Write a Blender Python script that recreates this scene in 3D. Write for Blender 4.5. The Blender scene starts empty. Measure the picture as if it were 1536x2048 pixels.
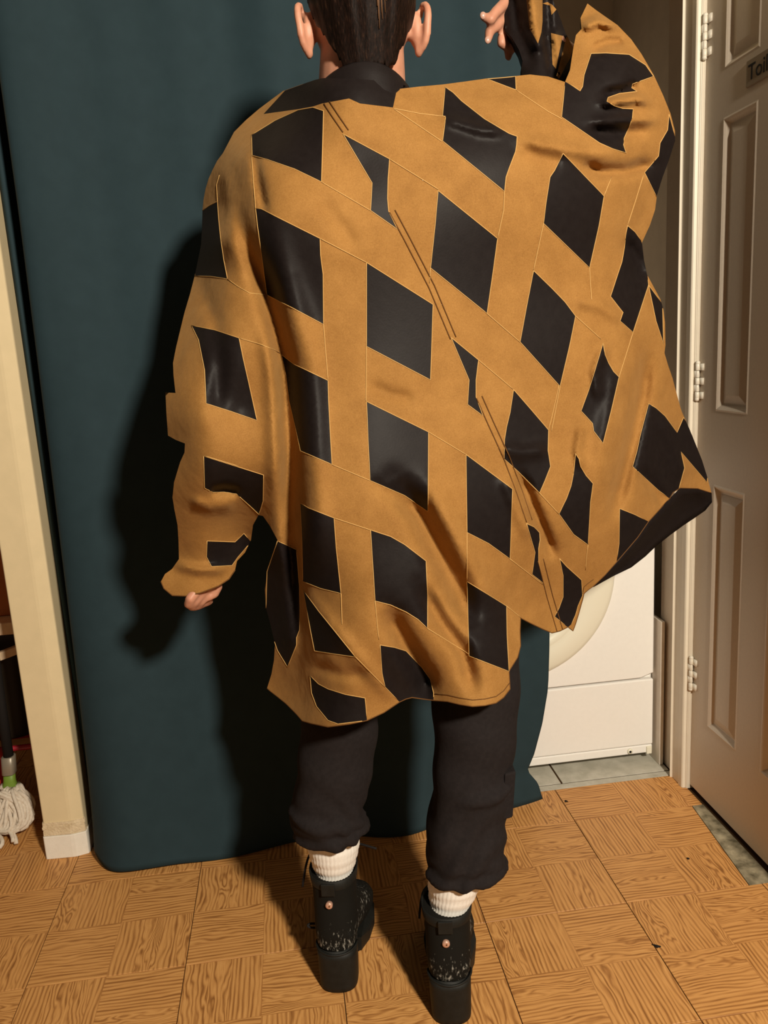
import bpy, math, random
import numpy as np
from mathutils import Vector, Matrix
from mathutils.geometry import delaunay_2d_cdt

random.seed(7)
RNG = np.random.default_rng(7)
SC = bpy.context.scene
COL = SC.collection

# ------------------------------------------------------------------ camera
F_PX, PITCH, YAW, ROLL = 1586.68, 0.2001, 0.1164, -0.0574
EYE = np.array([-0.6322, -1.409, 1.169])


def camera_axes():
    f = np.array([math.sin(YAW) * math.cos(PITCH), math.cos(YAW) * math.cos(PITCH), -math.sin(PITCH)])
    r = np.array([math.cos(YAW), -math.sin(YAW), 0.0])
    u = np.cross(r, f)
    c, s = math.cos(ROLL), math.sin(ROLL)
    return c * r + s * u, -s * r + c * u, f


RIGHT, UP, FWD = camera_axes()
cam_data = bpy.data.cameras.new('camera')
cam_data.sensor_fit = 'HORIZONTAL'
cam_data.sensor_width = 36.0
cam_data.lens = 36.0 * F_PX / 1536.0
cam_data.clip_start = 0.02
cam = bpy.data.objects.new('camera', cam_data)
COL.objects.link(cam)
m = Matrix.Identity(4)
for i in range(3):
    m[i][0], m[i][1], m[i][2], m[i][3] = RIGHT[i], UP[i], -FWD[i], EYE[i]
cam.matrix_world = m
SC.camera = cam

# ------------------------------------------------------------------ light and exposure
SC.view_settings.view_transform = 'Standard'
SC.view_settings.look = 'None'
SC.view_settings.exposure = 0.0
SC.view_settings.gamma = 1.0
SC.view_settings.use_curve_mapping = False
world = bpy.data.worlds.new('world')
SC.world = world
world.use_nodes = True
world.node_tree.nodes['Background'].inputs[0].default_value = (1.0, 0.72, 0.47, 1)
world.node_tree.nodes['Background'].inputs[1].default_value = 0.085
lamp = bpy.data.lights.new('room_lamp', 'POINT')
lamp.energy = 430.0
lamp.color = (1.0, 0.90, 0.74)
lamp.shadow_soft_size = 0.11
lamp_ob = bpy.data.objects.new('room_lamp', lamp)
lamp_ob.location = (0.21, -2.35, 2.18)
COL.objects.link(lamp_ob)


# ------------------------------------------------------------------ helpers
def W(px, py, y):
    """The point of the vertical plane Y = y seen at that place of the photograph."""
    d = (px - 768) / F_PX * RIGHT - (py - 1024) / F_PX * UP + FWD
    t = (y - EYE[1]) / d[1]
    return EYE + t * d


def W_many(px, py, y):
    d = ((px - 768) / F_PX)[:, None] * RIGHT - ((py - 1024) / F_PX)[:, None] * UP + FWD
    t = (y - EYE[1]) / d[:, 1]
    return EYE + t[:, None] * d


def link(name, me, parent=None):
    o = bpy.data.objects.new(name, me)
    COL.objects.link(o)
    if parent is not None:
        o.parent = parent
        o.matrix_parent_inverse = Matrix.Translation(-world_loc(parent))
    return o


def world_loc(o):
    return Vector(ORIGIN.get(o.name, (0, 0, 0)))


ORIGIN = {}


def mesh(name, V, Fc, mat, parent=None, smooth=True):
    me = bpy.data.meshes.new(name)
    me.from_pydata([tuple(map(float, v)) for v in V], [], [tuple(f) for f in Fc])
    me.update()
    if mat is not None:
        me.materials.append(mat)
    if smooth:
        me.polygons.foreach_set('use_smooth', [True] * len(me.polygons))
    return link(name, me, parent)


def empty(name, loc):
    o = bpy.data.objects.new(name, None)
    o.location = loc
    o.empty_display_size = 0.1
    COL.objects.link(o)
    ORIGIN[o.name] = loc
    return o


def tag(o, label, cat, group=None):
    o['label'] = label
    o['category'] = cat
    if group:
        o['group'] = group
    return o


def structure(o, label=None):
    o['kind'] = 'structure'
    if label:
        o['label'] = label
    return o


class MB:
    """Collects shapes and builds them as one mesh."""

    def __init__(self):
        self.v, self.f = [], []

    def add(self, V, Fc):
        b = len(self.v)
        self.v += [tuple(v) for v in V]
        self.f += [tuple(i + b for i in f) for f in Fc]
        return self

    def box(self, x0, x1, y0, y1, z0, z1):
        V = [(x, y, z) for z in (z0, z1) for y in (y0, y1) for x in (x0, x1)]
        return self.add(V, [(0, 2, 3, 1), (4, 5, 7, 6), (0, 1, 5, 4), (2, 6, 7, 3), (0, 4, 6, 2), (1, 3, 7, 5)])

    def prism(self, poly, z0, z1):
        n = len(poly)
        V = [(x, y, z0) for x, y in poly] + [(x, y, z1) for x, y in poly]
        Fc = [tuple(range(n))[::-1], tuple(range(n, 2 * n))]
        Fc += [(i, (i + 1) % n, n + (i + 1) % n, n + i) for i in range(n)]
        return self.add(V, Fc)

    def loft(self, rings, cap0=True, cap1=True, closed=True):
        n = len(rings[0])
        V = [p for r in rings for p in r]
        Fc = []
        for k in range(len(rings) - 1):
            for i in range(n if closed else n - 1):
                j = (i + 1) % n
                Fc.append((k * n + i, k * n + j, (k + 1) * n + j, (k + 1) * n + i))
        if cap0:
            Fc.append(tuple(range(n))[::-1])
        if cap1:
            Fc.append(tuple((len(rings) - 1) * n + i for i in range(n)))
        return self.add(V, Fc)

    def tube(self, pts, rad, n=8, caps=True):
        P = [np.array(p, float) for p in pts]
        R = rad if hasattr(rad, '__len__') else [rad] * len(P)
        rings, nrm = [], None
        for k, p in enumerate(P):
            t = P[min(k + 1, len(P) - 1)] - P[max(k - 1, 0)]
            t = t / (np.linalg.norm(t) + 1e-12)
            if nrm is None:
                a = np.array([0, 0, 1.0]) if abs(t[2]) < 0.9 else np.array([1.0, 0, 0])
                nrm = np.cross(t, a)
            nrm = nrm - t * np.dot(nrm, t)
            nrm = nrm / (np.linalg.norm(nrm) + 1e-12)
            b = np.cross(t, nrm)
            rings.append([tuple(p + R[k] * (math.cos(w) * nrm + math.sin(w) * b)) for w in (2 * math.pi * i / n for i in range(n))])
        return self.loft(rings, caps, caps)

    def ball(self, c, r, nu=20, nv=12, rot=None):
        c = np.array(c, float)
        r = np.array(r if hasattr(r, '__len__') else (r, r, r), float)
        V, Fc = [], []
        for j in range(nv + 1):
            th = math.pi * j / nv
            for i in range(nu):
                ph = 2 * math.pi * i / nu
                q = r * np.array([math.sin(th) * math.cos(ph), math.sin(th) * math.sin(ph), math.cos(th)])
                if rot is not None:
                    q = rot @ q
                V.append(tuple(c + q))
        for j in range(nv):
            for i in range(nu):
                Fc.append((j * nu + i, (j + 1) * nu + i, (j + 1) * nu + (i + 1) % nu, j * nu + (i + 1) % nu))
        return self.add(V, Fc)

    def limb(self, pts, rad, n=16):
        """A tapering limb with round ends."""
        P = [np.array(p, float) for p in pts]
        Q, R = [], []
        for k in range(len(P) - 1):
            for s in np.linspace(0, 1, 8, endpoint=False):
                Q.append(P[k] * (1 - s) + P[k + 1] * s)
                R.append(rad[k] * (1 - s) + rad[k + 1] * s)
        Q.append(P[-1]); R.append(rad[-1])
        self.tube(Q, R, n)
        for p, r in zip(P, rad):
            self.ball(p, r, 16, 10)
        return self

    def build(self, name, mat, parent=None, smooth=False):
        return mesh(name, self.v, self.f, mat, parent, smooth)


def bevel(o, w, seg=2, angle=0.6):
    b = o.modifiers.new('bevel', 'BEVEL')
    b.width = w
    b.segments = seg
    b.limit_method = 'ANGLE'
    b.angle_limit = angle
    return o


def solidify(o, t, off=1.0):
    s = o.modifiers.new('solidify', 'SOLIDIFY')
    s.thickness = t
    s.offset = off
    return o


def fuse(o, voxel, smooth=4):
    """Melts the overlapping shapes of a mesh into one continuous surface."""
    r = o.modifiers.new('remesh', 'REMESH')
    r.mode = 'VOXEL'
    r.voxel_size = voxel
    r.use_smooth_shade = True
    s = o.modifiers.new('smooth', 'SMOOTH')
    s.iterations = smooth
    s.factor = 0.5
    dg = bpy.context.evaluated_depsgraph_get()
    dg.update()
    me = bpy.data.meshes.new_from_object(o.evaluated_get(dg))
    mats = [x for x in o.data.materials]
    o.modifiers.clear()
    old = o.data
    o.data = me
    me.name = o.name
    if not me.materials:
        for x in mats:
            me.materials.append(x)
    bpy.data.meshes.remove(old)
    me.polygons.foreach_set('use_smooth', [True] * len(me.polygons))
    return o


def ring(c, rx, ry, n=32, power=2.0, wob=None):
    out = []
    for i in range(n):
        a = 2 * math.pi * i / n
        ca, sa = math.cos(a), math.sin(a)
        k = wob(a) if wob else 1.0
        out.append((c[0] + rx * k * math.copysign(abs(ca) ** (2 / power), ca), c[1] + ry * k * math.copysign(abs(sa) ** (2 / power), sa), c[2]))
    return out


# ------------------------------------------------------------------ materials
def material(name, color, rough=0.6, spec=0.5, metal=0.0):
    mt = bpy.data.materials.new(name)
    mt.use_nodes = True
    b = mt.node_tree.nodes['Principled BSDF']
    b.inputs['Base Color'].default_value = (*color, 1)
    b.inputs['Roughness'].default_value = rough
    b.inputs['Specular IOR Level'].default_value = spec
    b.inputs['Metallic'].default_value = metal
    return mt


class Nodes:
    def __init__(self, mt):
        self.t = mt.node_tree
        self.b = self.t.nodes['Principled BSDF']

    def n(self, kind, **kw):
        x = self.t.nodes.new(kind)
        for k, v in kw.items():
            setattr(x, k, v)
        return x

    def l(self, a, b):
        self.t.links.new(a, b)

    def math(self, op, a, b=None, c=None):
        x = self.n('ShaderNodeMath', operation=op)
        for i, v in enumerate((a, b, c)):
            if v is None:
                continue
            if isinstance(v, (int, float)):
                x.inputs[i].default_value = v
            else:
                self.l(v, x.inputs[i])
        return x.outputs[0]

    def noise(self, vec, scale, detail=3.0, rough=0.55):
        x = self.n('ShaderNodeTexNoise')
        x.inputs['Scale'].default_value = scale
        x.inputs['Detail'].default_value = detail
        x.inputs['Roughness'].default_value = rough
        if vec is not None:
            self.l(vec, x.inputs['Vector'])
        return x.outputs[0]

    def pos(self):
        return self.n('ShaderNodeNewGeometry').outputs['Position']

    def ramp(self, fac, stops):
        x = self.n('ShaderNodeValToRGB')
        e = x.color_ramp.elements
        while len(e) < len(stops):
            e.new(0.5)
        for i, (p, c) in enumerate(stops):
            e[i].position = p
            e[i].color = (*c, 1)
        self.l(fac, x.inputs[0])
        return x.outputs[0]

    def mix(self, fac, a, b, mode='MIX'):
        x = self.n('ShaderNodeMix', data_type='RGBA', blend_type=mode)
        for s, v in ((0, fac), (6, a), (7, b)):
            if isinstance(v, (int, float)):
                x.inputs[s].default_value = v
            elif isinstance(v, tuple):
                x.inputs[s].default_value = (*v, 1)
            else:
                self.l(v, x.inputs[s])
        return x.outputs[2]

    def bump(self, h, strength, dist=0.001):
        x = self.n('ShaderNodeBump')
        x.inputs['Strength'].default_value = strength
        x.inputs['Distance'].default_value = dist
        self.l(h, x.inputs['Height'])
        self.l(x.outputs[0], self.b.inputs['Normal'])


def mottled(name, c1, c2, scale=60, rough=0.6, spec=0.4, bump=0.15, metal=0.0, dist=0.001):
    mt = material(name, c1, rough, spec, metal)
    k = Nodes(mt)
    p = k.pos()
    f = k.noise(p, scale, 4)
    k.l(k.ramp(f, [(0.3, c1), (0.7, c2)]), k.b.inputs['Base Color'])
    if bump:
        k.bump(k.noise(p, scale * 4, 3), bump, dist)
    return mt


def suede():
    mt = material('amber suede cloth', (0.30, 0.14, 0.035), 0.8, 0.15)
    k = Nodes(mt)
    p = k.pos()
    f = k.math('ADD', k.math('MULTIPLY', k.noise(p, 18, 5, 0.65), 0.55), k.math('MULTIPLY', k.noise(p, 520, 2, 0.6), 0.45))
    k.l(k.ramp(f, [(0.30, (0.230, 0.103, 0.024)), (0.50, (0.302, 0.143, 0.036)), (0.70, (0.370, 0.182, 0.049))]), k.b.inputs['Base Color'])
    h = k.math('ADD', k.math('MULTIPLY', k.noise(p, 900, 2), 0.06), k.math('MULTIPLY', k.noise(p, 16, 3, 0.5), 1.6))
    k.bump(h, 0.35, 0.006)
    return mt


M_AMBER = suede()
M_AMBER.node_tree.nodes['Principled BSDF'].inputs['Sheen Weight'].default_value = 0.15
M_AMBER.node_tree.nodes['Principled BSDF'].inputs['Sheen Tint'].default_value = (1, 0.7, 0.35, 1)
M_BLACK = mottled('black satin cloth', (0.0105, 0.0075, 0.0072), (0.0135, 0.010, 0.0095), 80, 0.5, 0.10, 0.12)
M_THREAD = material('pale amber thread', (0.56, 0.33, 0.11), 0.7, 0.3)
M_SEAM = material('brown seam thread', (0.13, 0.055, 0.014), 0.8, 0.2)
M_PANTS = mottled('charcoal jersey', (0.0145, 0.0115, 0.0115), (0.0195, 0.0155, 0.0155), 120, 0.9, 0.12, 0.3)
M_SKIN = mottled('skin', (0.50, 0.225, 0.14), (0.58, 0.28, 0.18), 40, 0.5, 0.4, 0.2)
M_SKIN.node_tree.nodes['Principled BSDF'].inputs['Subsurface Weight'].default_value = 0.25
M_SKIN.node_tree.nodes['Principled BSDF'].inputs['Subsurface Radius'].default_value = (0.012, 0.004, 0.002)
M_SKIN.node_tree.nodes['Principled BSDF'].inputs['Subsurface Scale'].default_value = 1.0
M_NAIL = material('nail', (0.50, 0.29, 0.22), 0.3, 0.5)
M_SOCK = mottled('ribbed cotton', (0.80, 0.76, 0.70), (0.86, 0.82, 0.76), 200, 0.95, 0.1, 0.3)
M_HEEL = mottled('black rubber', (0.0075, 0.0075, 0.006), (0.012, 0.012, 0.0105), 60, 0.6, 0.25, 0.2)
M_COPPER = material('copper', (0.62, 0.36, 0.26), 0.35, 0.5, 0.35)
M_LACE = material('black lace', (0.012, 0.010, 0.010), 0.8, 0.2)


def boot_material():
    mt = material('scuffed black nubuck', (0.010, 0.010, 0.008), 0.8, 0.15)
    k = Nodes(mt)
    p = k.pos()
    s = k.n('ShaderNodeMapping')
    s.inputs['Scale'].default_value = (260, 260, 110)
    k.l(p, s.inputs['Vector'])
    spots = k.noise(s.outputs[0], 1.0, 2, 0.5)
    sep = k.n('ShaderNodeSeparateXYZ')
    k.l(p, sep.inputs[0])
    band = k.math('SUBTRACT', 1.0, k.math('MULTIPLY', k.math('ABSOLUTE', k.math('SUBTRACT', sep.outputs[2], 0.098)), 16.0))
    patchy = k.math('MULTIPLY', k.math('MAXIMUM', band, 0.0), k.noise(p, 70, 2))
    v = k.math('ADD', k.math('MULTIPLY', spots, 0.85), k.math('MULTIPLY', patchy, 0.46))
    col = k.ramp(v, [(0.66, (0.0075, 0.007, 0.0055)), (0.74, (0.09, 0.088, 0.075)), (0.80, (0.28, 0.27, 0.245))])
    k.l(col, k.b.inputs['Base Color'])
    k.bump(k.noise(p, 700, 2), 0.2, 0.0005)
    return mt


M_BOOT = boot_material()


def hair_material():
    mt = material('dark brown hair', (0.02, 0.008, 0.004), 0.5, 0.2)
    k = Nodes(mt)
    p = k.pos()
    s = k.n('ShaderNodeMapping')
    s.inputs['Scale'].default_value = (420, 260, 14)
    k.l(p, s.inputs['Vector'])
    f = k.noise(s.outputs[0], 1.0, 2)
    k.l(k.ramp(f, [(0.35, (0.004, 0.0018, 0.001)), (0.60, (0.012, 0.005, 0.003)), (0.80, (0.040, 0.019, 0.010))]), k.b.inputs['Base Color'])
    k.bump(f, 0.5, 0.001)
    return mt


M_HAIR = hair_material()
M_STRAND = material('light brown hair strand', (0.16, 0.085, 0.045), 0.35, 0.5)


def wood_tile_material():
    """Vinyl printed with basket-weave oak: 6 inch squares, the grain turning by 90 degrees."""
    mt = material('oak print vinyl', (0.5, 0.27, 0.1), 0.5, 0.35)
    k = Nodes(mt)
    p = k.pos()
    sep = k.n('ShaderNodeSeparateXYZ')
    k.l(p, sep.inputs[0])
    S = 0.1524
    ix = k.math('FLOOR', k.math('DIVIDE', k.math('ADD', sep.outputs[0], 30.48), S))
    iy = k.math('FLOOR', k.math('DIVIDE', k.math('ADD', sep.outputs[1], 30.48), S))
    par = k.math('MODULO', k.math('ADD', ix, iy), 2.0)
    inv = k.math('SUBTRACT', 1.0, par)
    # along = x on even squares, y on odd ones
    along = k.math('ADD', k.math('MULTIPLY', sep.outputs[0], inv), k.math('MULTIPLY', sep.outputs[1], par))
    across = k.math('ADD', k.math('MULTIPLY', sep.outputs[1], inv), k.math('MULTIPLY', sep.outputs[0], par))
    cell = k.math('ADD', k.math('MULTIPLY', k.math('MODULO', ix, 5.0), 7.31), k.math('MULTIPLY', k.math('MODULO', iy, 7.0), 3.77))
    # each square is printed as four strips, some with flame figure, some with straight grain
    fx = k.math('FRACT', k.math('DIVIDE', k.math('ADD', across, 30.48), S))
    strip = k.math('FLOOR', k.math('MULTIPLY', k.math('POWER', fx, 1.15), 3.6))
    seed = k.math('ADD', cell, k.math('MULTIPLY', strip, 2.37))
    rnd = k.math('FRACT', k.math('MULTIPLY', k.math('SINE', k.math('MULTIPLY', seed, 12.98)), 437.5))
    amp = k.math('ADD', k.math('MULTIPLY', k.math('POWER', k.math('ABSOLUTE', rnd), 2.0), 80.0), 10.0)
    comb = k.n('ShaderNodeCombineXYZ')
    k.l(k.math('MULTIPLY', along, 7.0), comb.inputs[0])
    k.l(k.math('MULTIPLY', across, 24.0), comb.inputs[1])
    k.l(seed, comb.inputs[2])
    big = k.noise(comb.outputs[0], 1.0, 2.5, 0.5)
    wave = k.math('ADD', k.math('MULTIPLY', k.math('SINE', k.math('ADD', k.math('MULTIPLY', big, amp), k.math('MULTIPLY', across, 720.0))), 0.5), 0.5)
    lines = k.math('POWER', wave, 0.5)
    comb2 = k.n('ShaderNodeCombineXYZ')
    k.l(k.math('MULTIPLY', along, 24.0), comb2.inputs[0])
    k.l(k.math('MULTIPLY', across, 560.0), comb2.inputs[1])
    k.l(seed, comb2.inputs[2])
    fine = k.noise(comb2.outputs[0], 1.0, 3, 0.65)
    comb3 = k.n('ShaderNodeCombineXYZ')
    k.l(k.math('MULTIPLY', along, 9.0), comb3.inputs[0])
    k.l(k.math('MULTIPLY', across, 90.0), comb3.inputs[1])
    k.l(seed, comb3.inputs[2])
    mid = k.noise(comb3.outputs[0], 1.0, 2, 0.5)
    fade = k.math('MULTIPLY', k.math('SUBTRACT', lines, 1.0), k.math('MULTIPLY', k.math('POWER', mid, 1.8), 2.0))
    v = k.math('ADD', k.math('ADD', k.math('MULTIPLY', fade, 0.62), 0.40), k.math('MULTIPLY', fine, 0.42))
    col = k.ramp(v, [(0.10, (0.25, 0.097, 0.023)), (0.34, (0.41, 0.180, 0.050)), (0.58, (0.64, 0.315, 0.098)), (0.78, (0.80, 0.44, 0.160))])
    # printed joint of the squares inside a tile
    def edge(c):
        fr = k.math('FRACT', k.math('DIVIDE', k.math('ADD', c, 30.48), S))
        return k.math('MINIMUM', fr, k.math('SUBTRACT', 1.0, fr))
    ed = k.math('MINIMUM', edge(sep.outputs[0]), edge(sep.outputs[1]))
    line = k.math('LESS_THAN', ed, 0.006)
    col = k.mix(k.math('MULTIPLY', line, 0.5), col, (0.36, 0.15, 0.042))
    worn = k.noise(p, 3.0, 3)
    col = k.mix(k.math('MULTIPLY', worn, 0.22), col, (0.54, 0.25, 0.077))
    k.l(col, k.b.inputs['Base Color'])
    k.bump(v, 0.12, 0.0005)
    return mt


M_WOOD = wood_tile_material()
M_SUBFLOOR = material('dark joint', (0.06, 0.03, 0.012), 0.9, 0.1)
M_STONE = mottled('mottled old lino', (0.10, 0.085, 0.05), (0.42, 0.36, 0.24), 38, 0.6, 0.3, 0.4)
M_GREYTILE = mottled('grey stone tile', (0.40, 0.38, 0.31), (0.55, 0.52, 0.44), 26, 0.5, 0.4, 0.2)
M_PAINT = mottled('cream wall paint', (0.70, 0.57, 0.35), (0.74, 0.60, 0.37), 30, 0.8, 0.25, 0.12)
M_PLASTER = mottled('chipped plaster', (0.62, 0.49, 0.31), (0.78, 0.64, 0.44), 55, 0.9, 0.2, 0.8, dist=0.003)
M_SKIRT = mottled('white skirting paint', (0.80, 0.74, 0.64), (0.85, 0.79, 0.69), 90, 0.7, 0.3, 0.3)
M_TRIM = mottled('off-white gloss paint', (0.78, 0.70, 0.57), (0.82, 0.74, 0.60), 30, 0.4, 0.45, 0.1)
M_DOOR = mottled('off-white door paint', (0.70, 0.60, 0.49), (0.73, 0.63, 0.51), 140, 0.45, 0.45, 0.2)
M_ALCOVE = mottled('grey utility wall paint', (0.60, 0.52, 0.42), (0.66, 0.57, 0.46), 20, 0.85, 0.2, 0.15)
M_WASHER = mottled('white enamel', (0.86, 0.84, 0.80), (0.88, 0.86, 0.82), 90, 0.35, 0.5, 0.03)
M_IVORY = material('ivory plastic', (0.82, 0.78, 0.64), 0.35, 0.5)
M_DARK = material('dark gap', (0.012, 0.010, 0.009), 0.8, 0.2)
M_GLASS = material('dark porthole glass', (0.012, 0.014, 0.013), 0.08, 0.6)
M_HINGE = material('painted hinge', (0.86, 0.80, 0.68), 0.35, 0.5)
M_CURTAIN = mottled('dark teal curtain', (0.0170, 0.0345, 0.0425), (0.0195, 0.0390, 0.048), 25, 0.8, 0.2, 0.15)
M_SIGN = material('brushed bronze plate', (0.30, 0.235, 0.16), 0.45, 0.5)
M_INK = material('black lettering', (0.01, 0.01, 0.01), 0.5, 0.3)
M_PINE = mottled('pale pine', (0.72, 0.50, 0.30), (0.80, 0.60, 0.40), 50, 0.6, 0.3, 0.2)
M_ORANGE = mottled('orange brown board', (0.46, 0.14, 0.032), (0.54, 0.17, 0.042), 20, 0.5, 0.4, 0.1)
M_BIN = material('black plastic', (0.016, 0.012, 0.008), 0.5, 0.3)
M_RED = material('red enamel', (0.42, 0.020, 0.035), 0.25, 0.5)
M_REDCLOTH = material('red cloth', (0.40, 0.035, 0.03), 0.9, 0.1)
M_COTTON = mottled('mop cotton', (0.62, 0.52, 0.41), (0.74, 0.66, 0.55), 160, 0.95, 0.1, 0.5)
M_GREEN = material('green plastic', (0.16, 0.26, 0.03), 0.5, 0.4)
M_GREENBAND = material('dark green band', (0.02, 0.16, 0.05), 0.6, 0.3)
M_SOCKET = material('grey metal socket', (0.28, 0.24, 0.18), 0.4, 0.5, 0.3)
M_PLANK = mottled('white faced board', (0.74, 0.66, 0.56), (0.80, 0.72, 0.62), 60, 0.5, 0.4, 0.1)

# ------------------------------------------------------------------ setting: floor
T = 0.3048
fl = MB().box(-2.2, 0.56, -1.6, 1.33, -0.06, -0.0025).build('floor', M_SUBFLOOR)
structure(fl)


def floor_tile(x0, x1, y0, y1, mat=M_WOOD, name='vinyl_tile', x1_far=None, gap=0.0008, lift=0.0):
    """A thin floor tile with softened edges; x1_far slants its right edge."""
    g, c = gap, 0.0006
    xf = x1 if x1_far is None else x1_far
    top = [(x0 + g + c, y0 + g + c, lift), (x1 - g - c, y0 + g + c, lift), (xf - g - c, y1 - g - c, lift), (x0 + g + c, y1 - g - c, lift)]
    mid = [(x0 + g, y0 + g, -0.0006 + lift), (x1 - g, y0 + g, -0.0006 + lift), (xf - g, y1 - g, -0.0006 + lift), (x0 + g, y1 - g, -0.0006 + lift)]
    bot = [(x, y, -0.0025) for x, y, z in mid]
    b = MB().loft([bot, mid, top], True, True)
    return b.build(name, mat, fl)


for i in range(-6, 2):
    for j in range(-4, 5):
        x0, y0 = i * T, j * T
        x1, y1 = x0 + T, y0 + T
        if y0 < -0.9 and x0 < -9:
            continue
        if i == 1:
            if j < 0:
                floor_tile(x0, 0.335, y0, y1)
            continue
        if i == 0 and j == 0:
            floor_tile(x0, 0.276, y0, y1, x1_far=0.308)
        elif j == 1 and x0 > -1.3:
            floor_tile(x0, x1 if i < 0 else 0.337, y0, 0.449)
        elif j >= 2 and x0 > -1.3:
            continue
        else:
            floor_tile(x0, x1, y0, y1)
# strip of old mottled flooring bared along the door
b = MB()
b.prism([(0.2775, 0.001), (0.338, 0.001), (0.338, 0.304), (0.3095, 0.304)], -0.0025, -0.0012)
b.build('threshold_strip', M_STONE, fl)
# grey tiles of the utility alcove
for x0, x1, y0, y1 in ((-0.35, 0.027, 0.476, 0.80), (0.030, 0.334, 0.476, 0.80), (-0.35, 0.027, 0.803, 1.2), (0.030, 0.334, 0.803, 1.2), (-0.35, 0.334, 0.4505, 0.473)):
    floor_tile(x0, x1, y0, y1, M_GREYTILE, 'stone_tile', gap=0.001)

# ------------------------------------------------------------------ setting: walls and trim
wl = MB().prism([(-1.293, 0.427), (-1.290, 0.4235), (-1.231, 0.4200), (-1.2245, 0.4204), (-1.1985, 0.4270), (-1.197, 0.431), (-1.197, 1.25), (-1.293, 1.25)], 0, 2.4).build('wall_left', M_PAINT, smooth=False)
structure(wl, 'cream painted wall end beside the curtain')
bevel(wl, 0.002, 2, 0.3)
pl = MB()
rr = random.Random(3)
pts = [(-1.2955, 0.434), (-1.294, 0.4215), (-1.231, 0.4180), (-1.2235, 0.4185), (-1.1965, 0.4255), (-1.1955, 0.432)]
for k in range(6):
    z0 = 0.062 + k * 0.0055
    ring_pts = [(x + rr.uniform(-.0012, .0012), y + rr.uniform(-.0010, .0008)) for x, y in pts]
    pl.prism(ring_pts + [(-1.21, 0.44), (-1.28, 0.44)], z0, z0 + 0.0065)
pl.build('chipped_plaster', M_PLASTER, wl)['label'] = 'chipped plaster edge above the skirting'
bs = MB().prism([(-1.2965, 0.60), (-1.2965, 0.4215), (-1.294, 0.4190), (-1.231, 0.4155), (-1.2225, 0.4160), (-1.1955, 0.4235), (-1.194, 0.430), (-1.194, 0.60)], 0, 0.0605).build('baseboard_left', M_SKIRT)
structure(bs)
bevel(bs, 0.0015, 2, 0.3)
wb = MB().box(-2.2, 0.56, 1.25, 1.33, 0, 2.4).build('wall_back', M_ALCOVE)
structure(wb)
wr = MB().box(0.337, 0.56, 0.445, 0.542, 0, 2.4).box(0.50, 0.56, 0.542, 1.25, 0, 2.4).box(0.353, 0.46, -0.42, -0.17, 0, 2.4).box(0.353, 0.46, -0.17, 0.445, 2.05, 2.4).build('wall_right', M_ALCOVE)
structure(wr)
# door casing: stepped moulding running up the hinge side, over the head and down the lock side
prof = [(0.352, 0.445), (0.322, 0.445), (0.3185, 0.4435), (0.3185, 0.4415), (0.3225, 0.4395), (0.3245, 0.437), (0.3245, 0.408), (0.3225, 0.404), (0.3225, 0.388), (0.3250, 0.3845), (0.3315, 0.3835), (0.3325, 0.381), (0.3345, 0.381), (0.3345, 0.3795), (0.352, 0.3795)]
tr = MB().prism(prof, 0, 2.03)
tr.prism([(x, 0.245 - y) for x, y in prof], 0, 2.03)
tr.box(0.3185, 0.352, -0.20, 0.445, 2.03, 2.09)
to = tr.build('trim_1', M_TRIM)
structure(to, 'off-white moulded door casing')
bevel(to, 0.0012, 2, 0.3)

lt = MB().box(-1.29, 0.337, 0.48, 0.56, 1.96, 2.4).build('shade_lintel', M_PAINT)  # added out of view to block lamp light from the alcove back wall
structure(lt, 'unseen lintel added over the curtained opening to shade the alcove wall')

# ------------------------------------------------------------------ setting: door with raised panels
DX = 0.3425   # plane of the door's face
YH, YL, ZB, ZT = 0.3785, -0.135, 0.012, 1.985
door = empty('door_1', (DX, YH, 0))
structure(door, 'off-white six panel toilet door')
cols = [(0.302, 0.175), (0.081, -0.050)]
rows = [(0.212, 0.822), (0.992, 1.613), (1.707, 1.905)]
slab = MB()
ys = sorted({YH, YL} | {v for c in cols for v in c})
zs = sorted({ZB, ZT} | {v for r in rows for v in r})
for a in range(len(ys) - 1):
    for c in range(len(zs) - 1):
        hole = any(abs(ys[a + 1] - q[0]) < 1e-6 and abs(ys[a] - q[1]) < 1e-6 for q in cols) and any(abs(zs[c] - q[0]) < 1e-6 for q in rows)
        if not hole:
            slab.add([(DX, ys[a], zs[c]), (DX, ys[a + 1], zs[c]), (DX, ys[a + 1], zs[c + 1]), (DX, ys[a], zs[c + 1])], [(3, 2, 1, 0)])
slab.box(DX + 0.012, DX + 0.035, YL, YH, ZB, ZT)
for q in ((YL, YH, ZB, ZB), (YL, YH, ZT, ZT)):
    slab.add([(DX, q[0], q[2]), (DX, q[1], q[2]), (DX + 0.02, q[1], q[2]), (DX + 0.02, q[0], q[2])], [(0, 1, 2, 3)])
for y in (YL, YH):
    slab.add([(DX, y, ZB), (DX + 0.02, y, ZB), (DX + 0.02, y, ZT), (DX, y, ZT)], [(0, 1, 2, 3)])
slab.build('door_slab', M_DOOR, door)
for y1, y0 in cols:
    for z0, z1 in rows:
        steps = [(0.0, 0.0), (0.004, -0.0015), (0.008, 0.001), (0.015, 0.008), (0.0185, 0.0085), (0.0205, 0.0075), (0.036, 0.0025), (0.038, 0.002)]
        rings = []
        for ins, dep in steps:
            rings.append([(DX + dep, y0 + ins, z0 + ins), (DX + dep, y1 - ins, z0 + ins), (DX + dep, y1 - ins, z1 - ins), (DX + dep, y0 + ins, z1 - ins)])
        MB().loft(rings, False, True).build('door_panel', M_DOOR, door)
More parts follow.
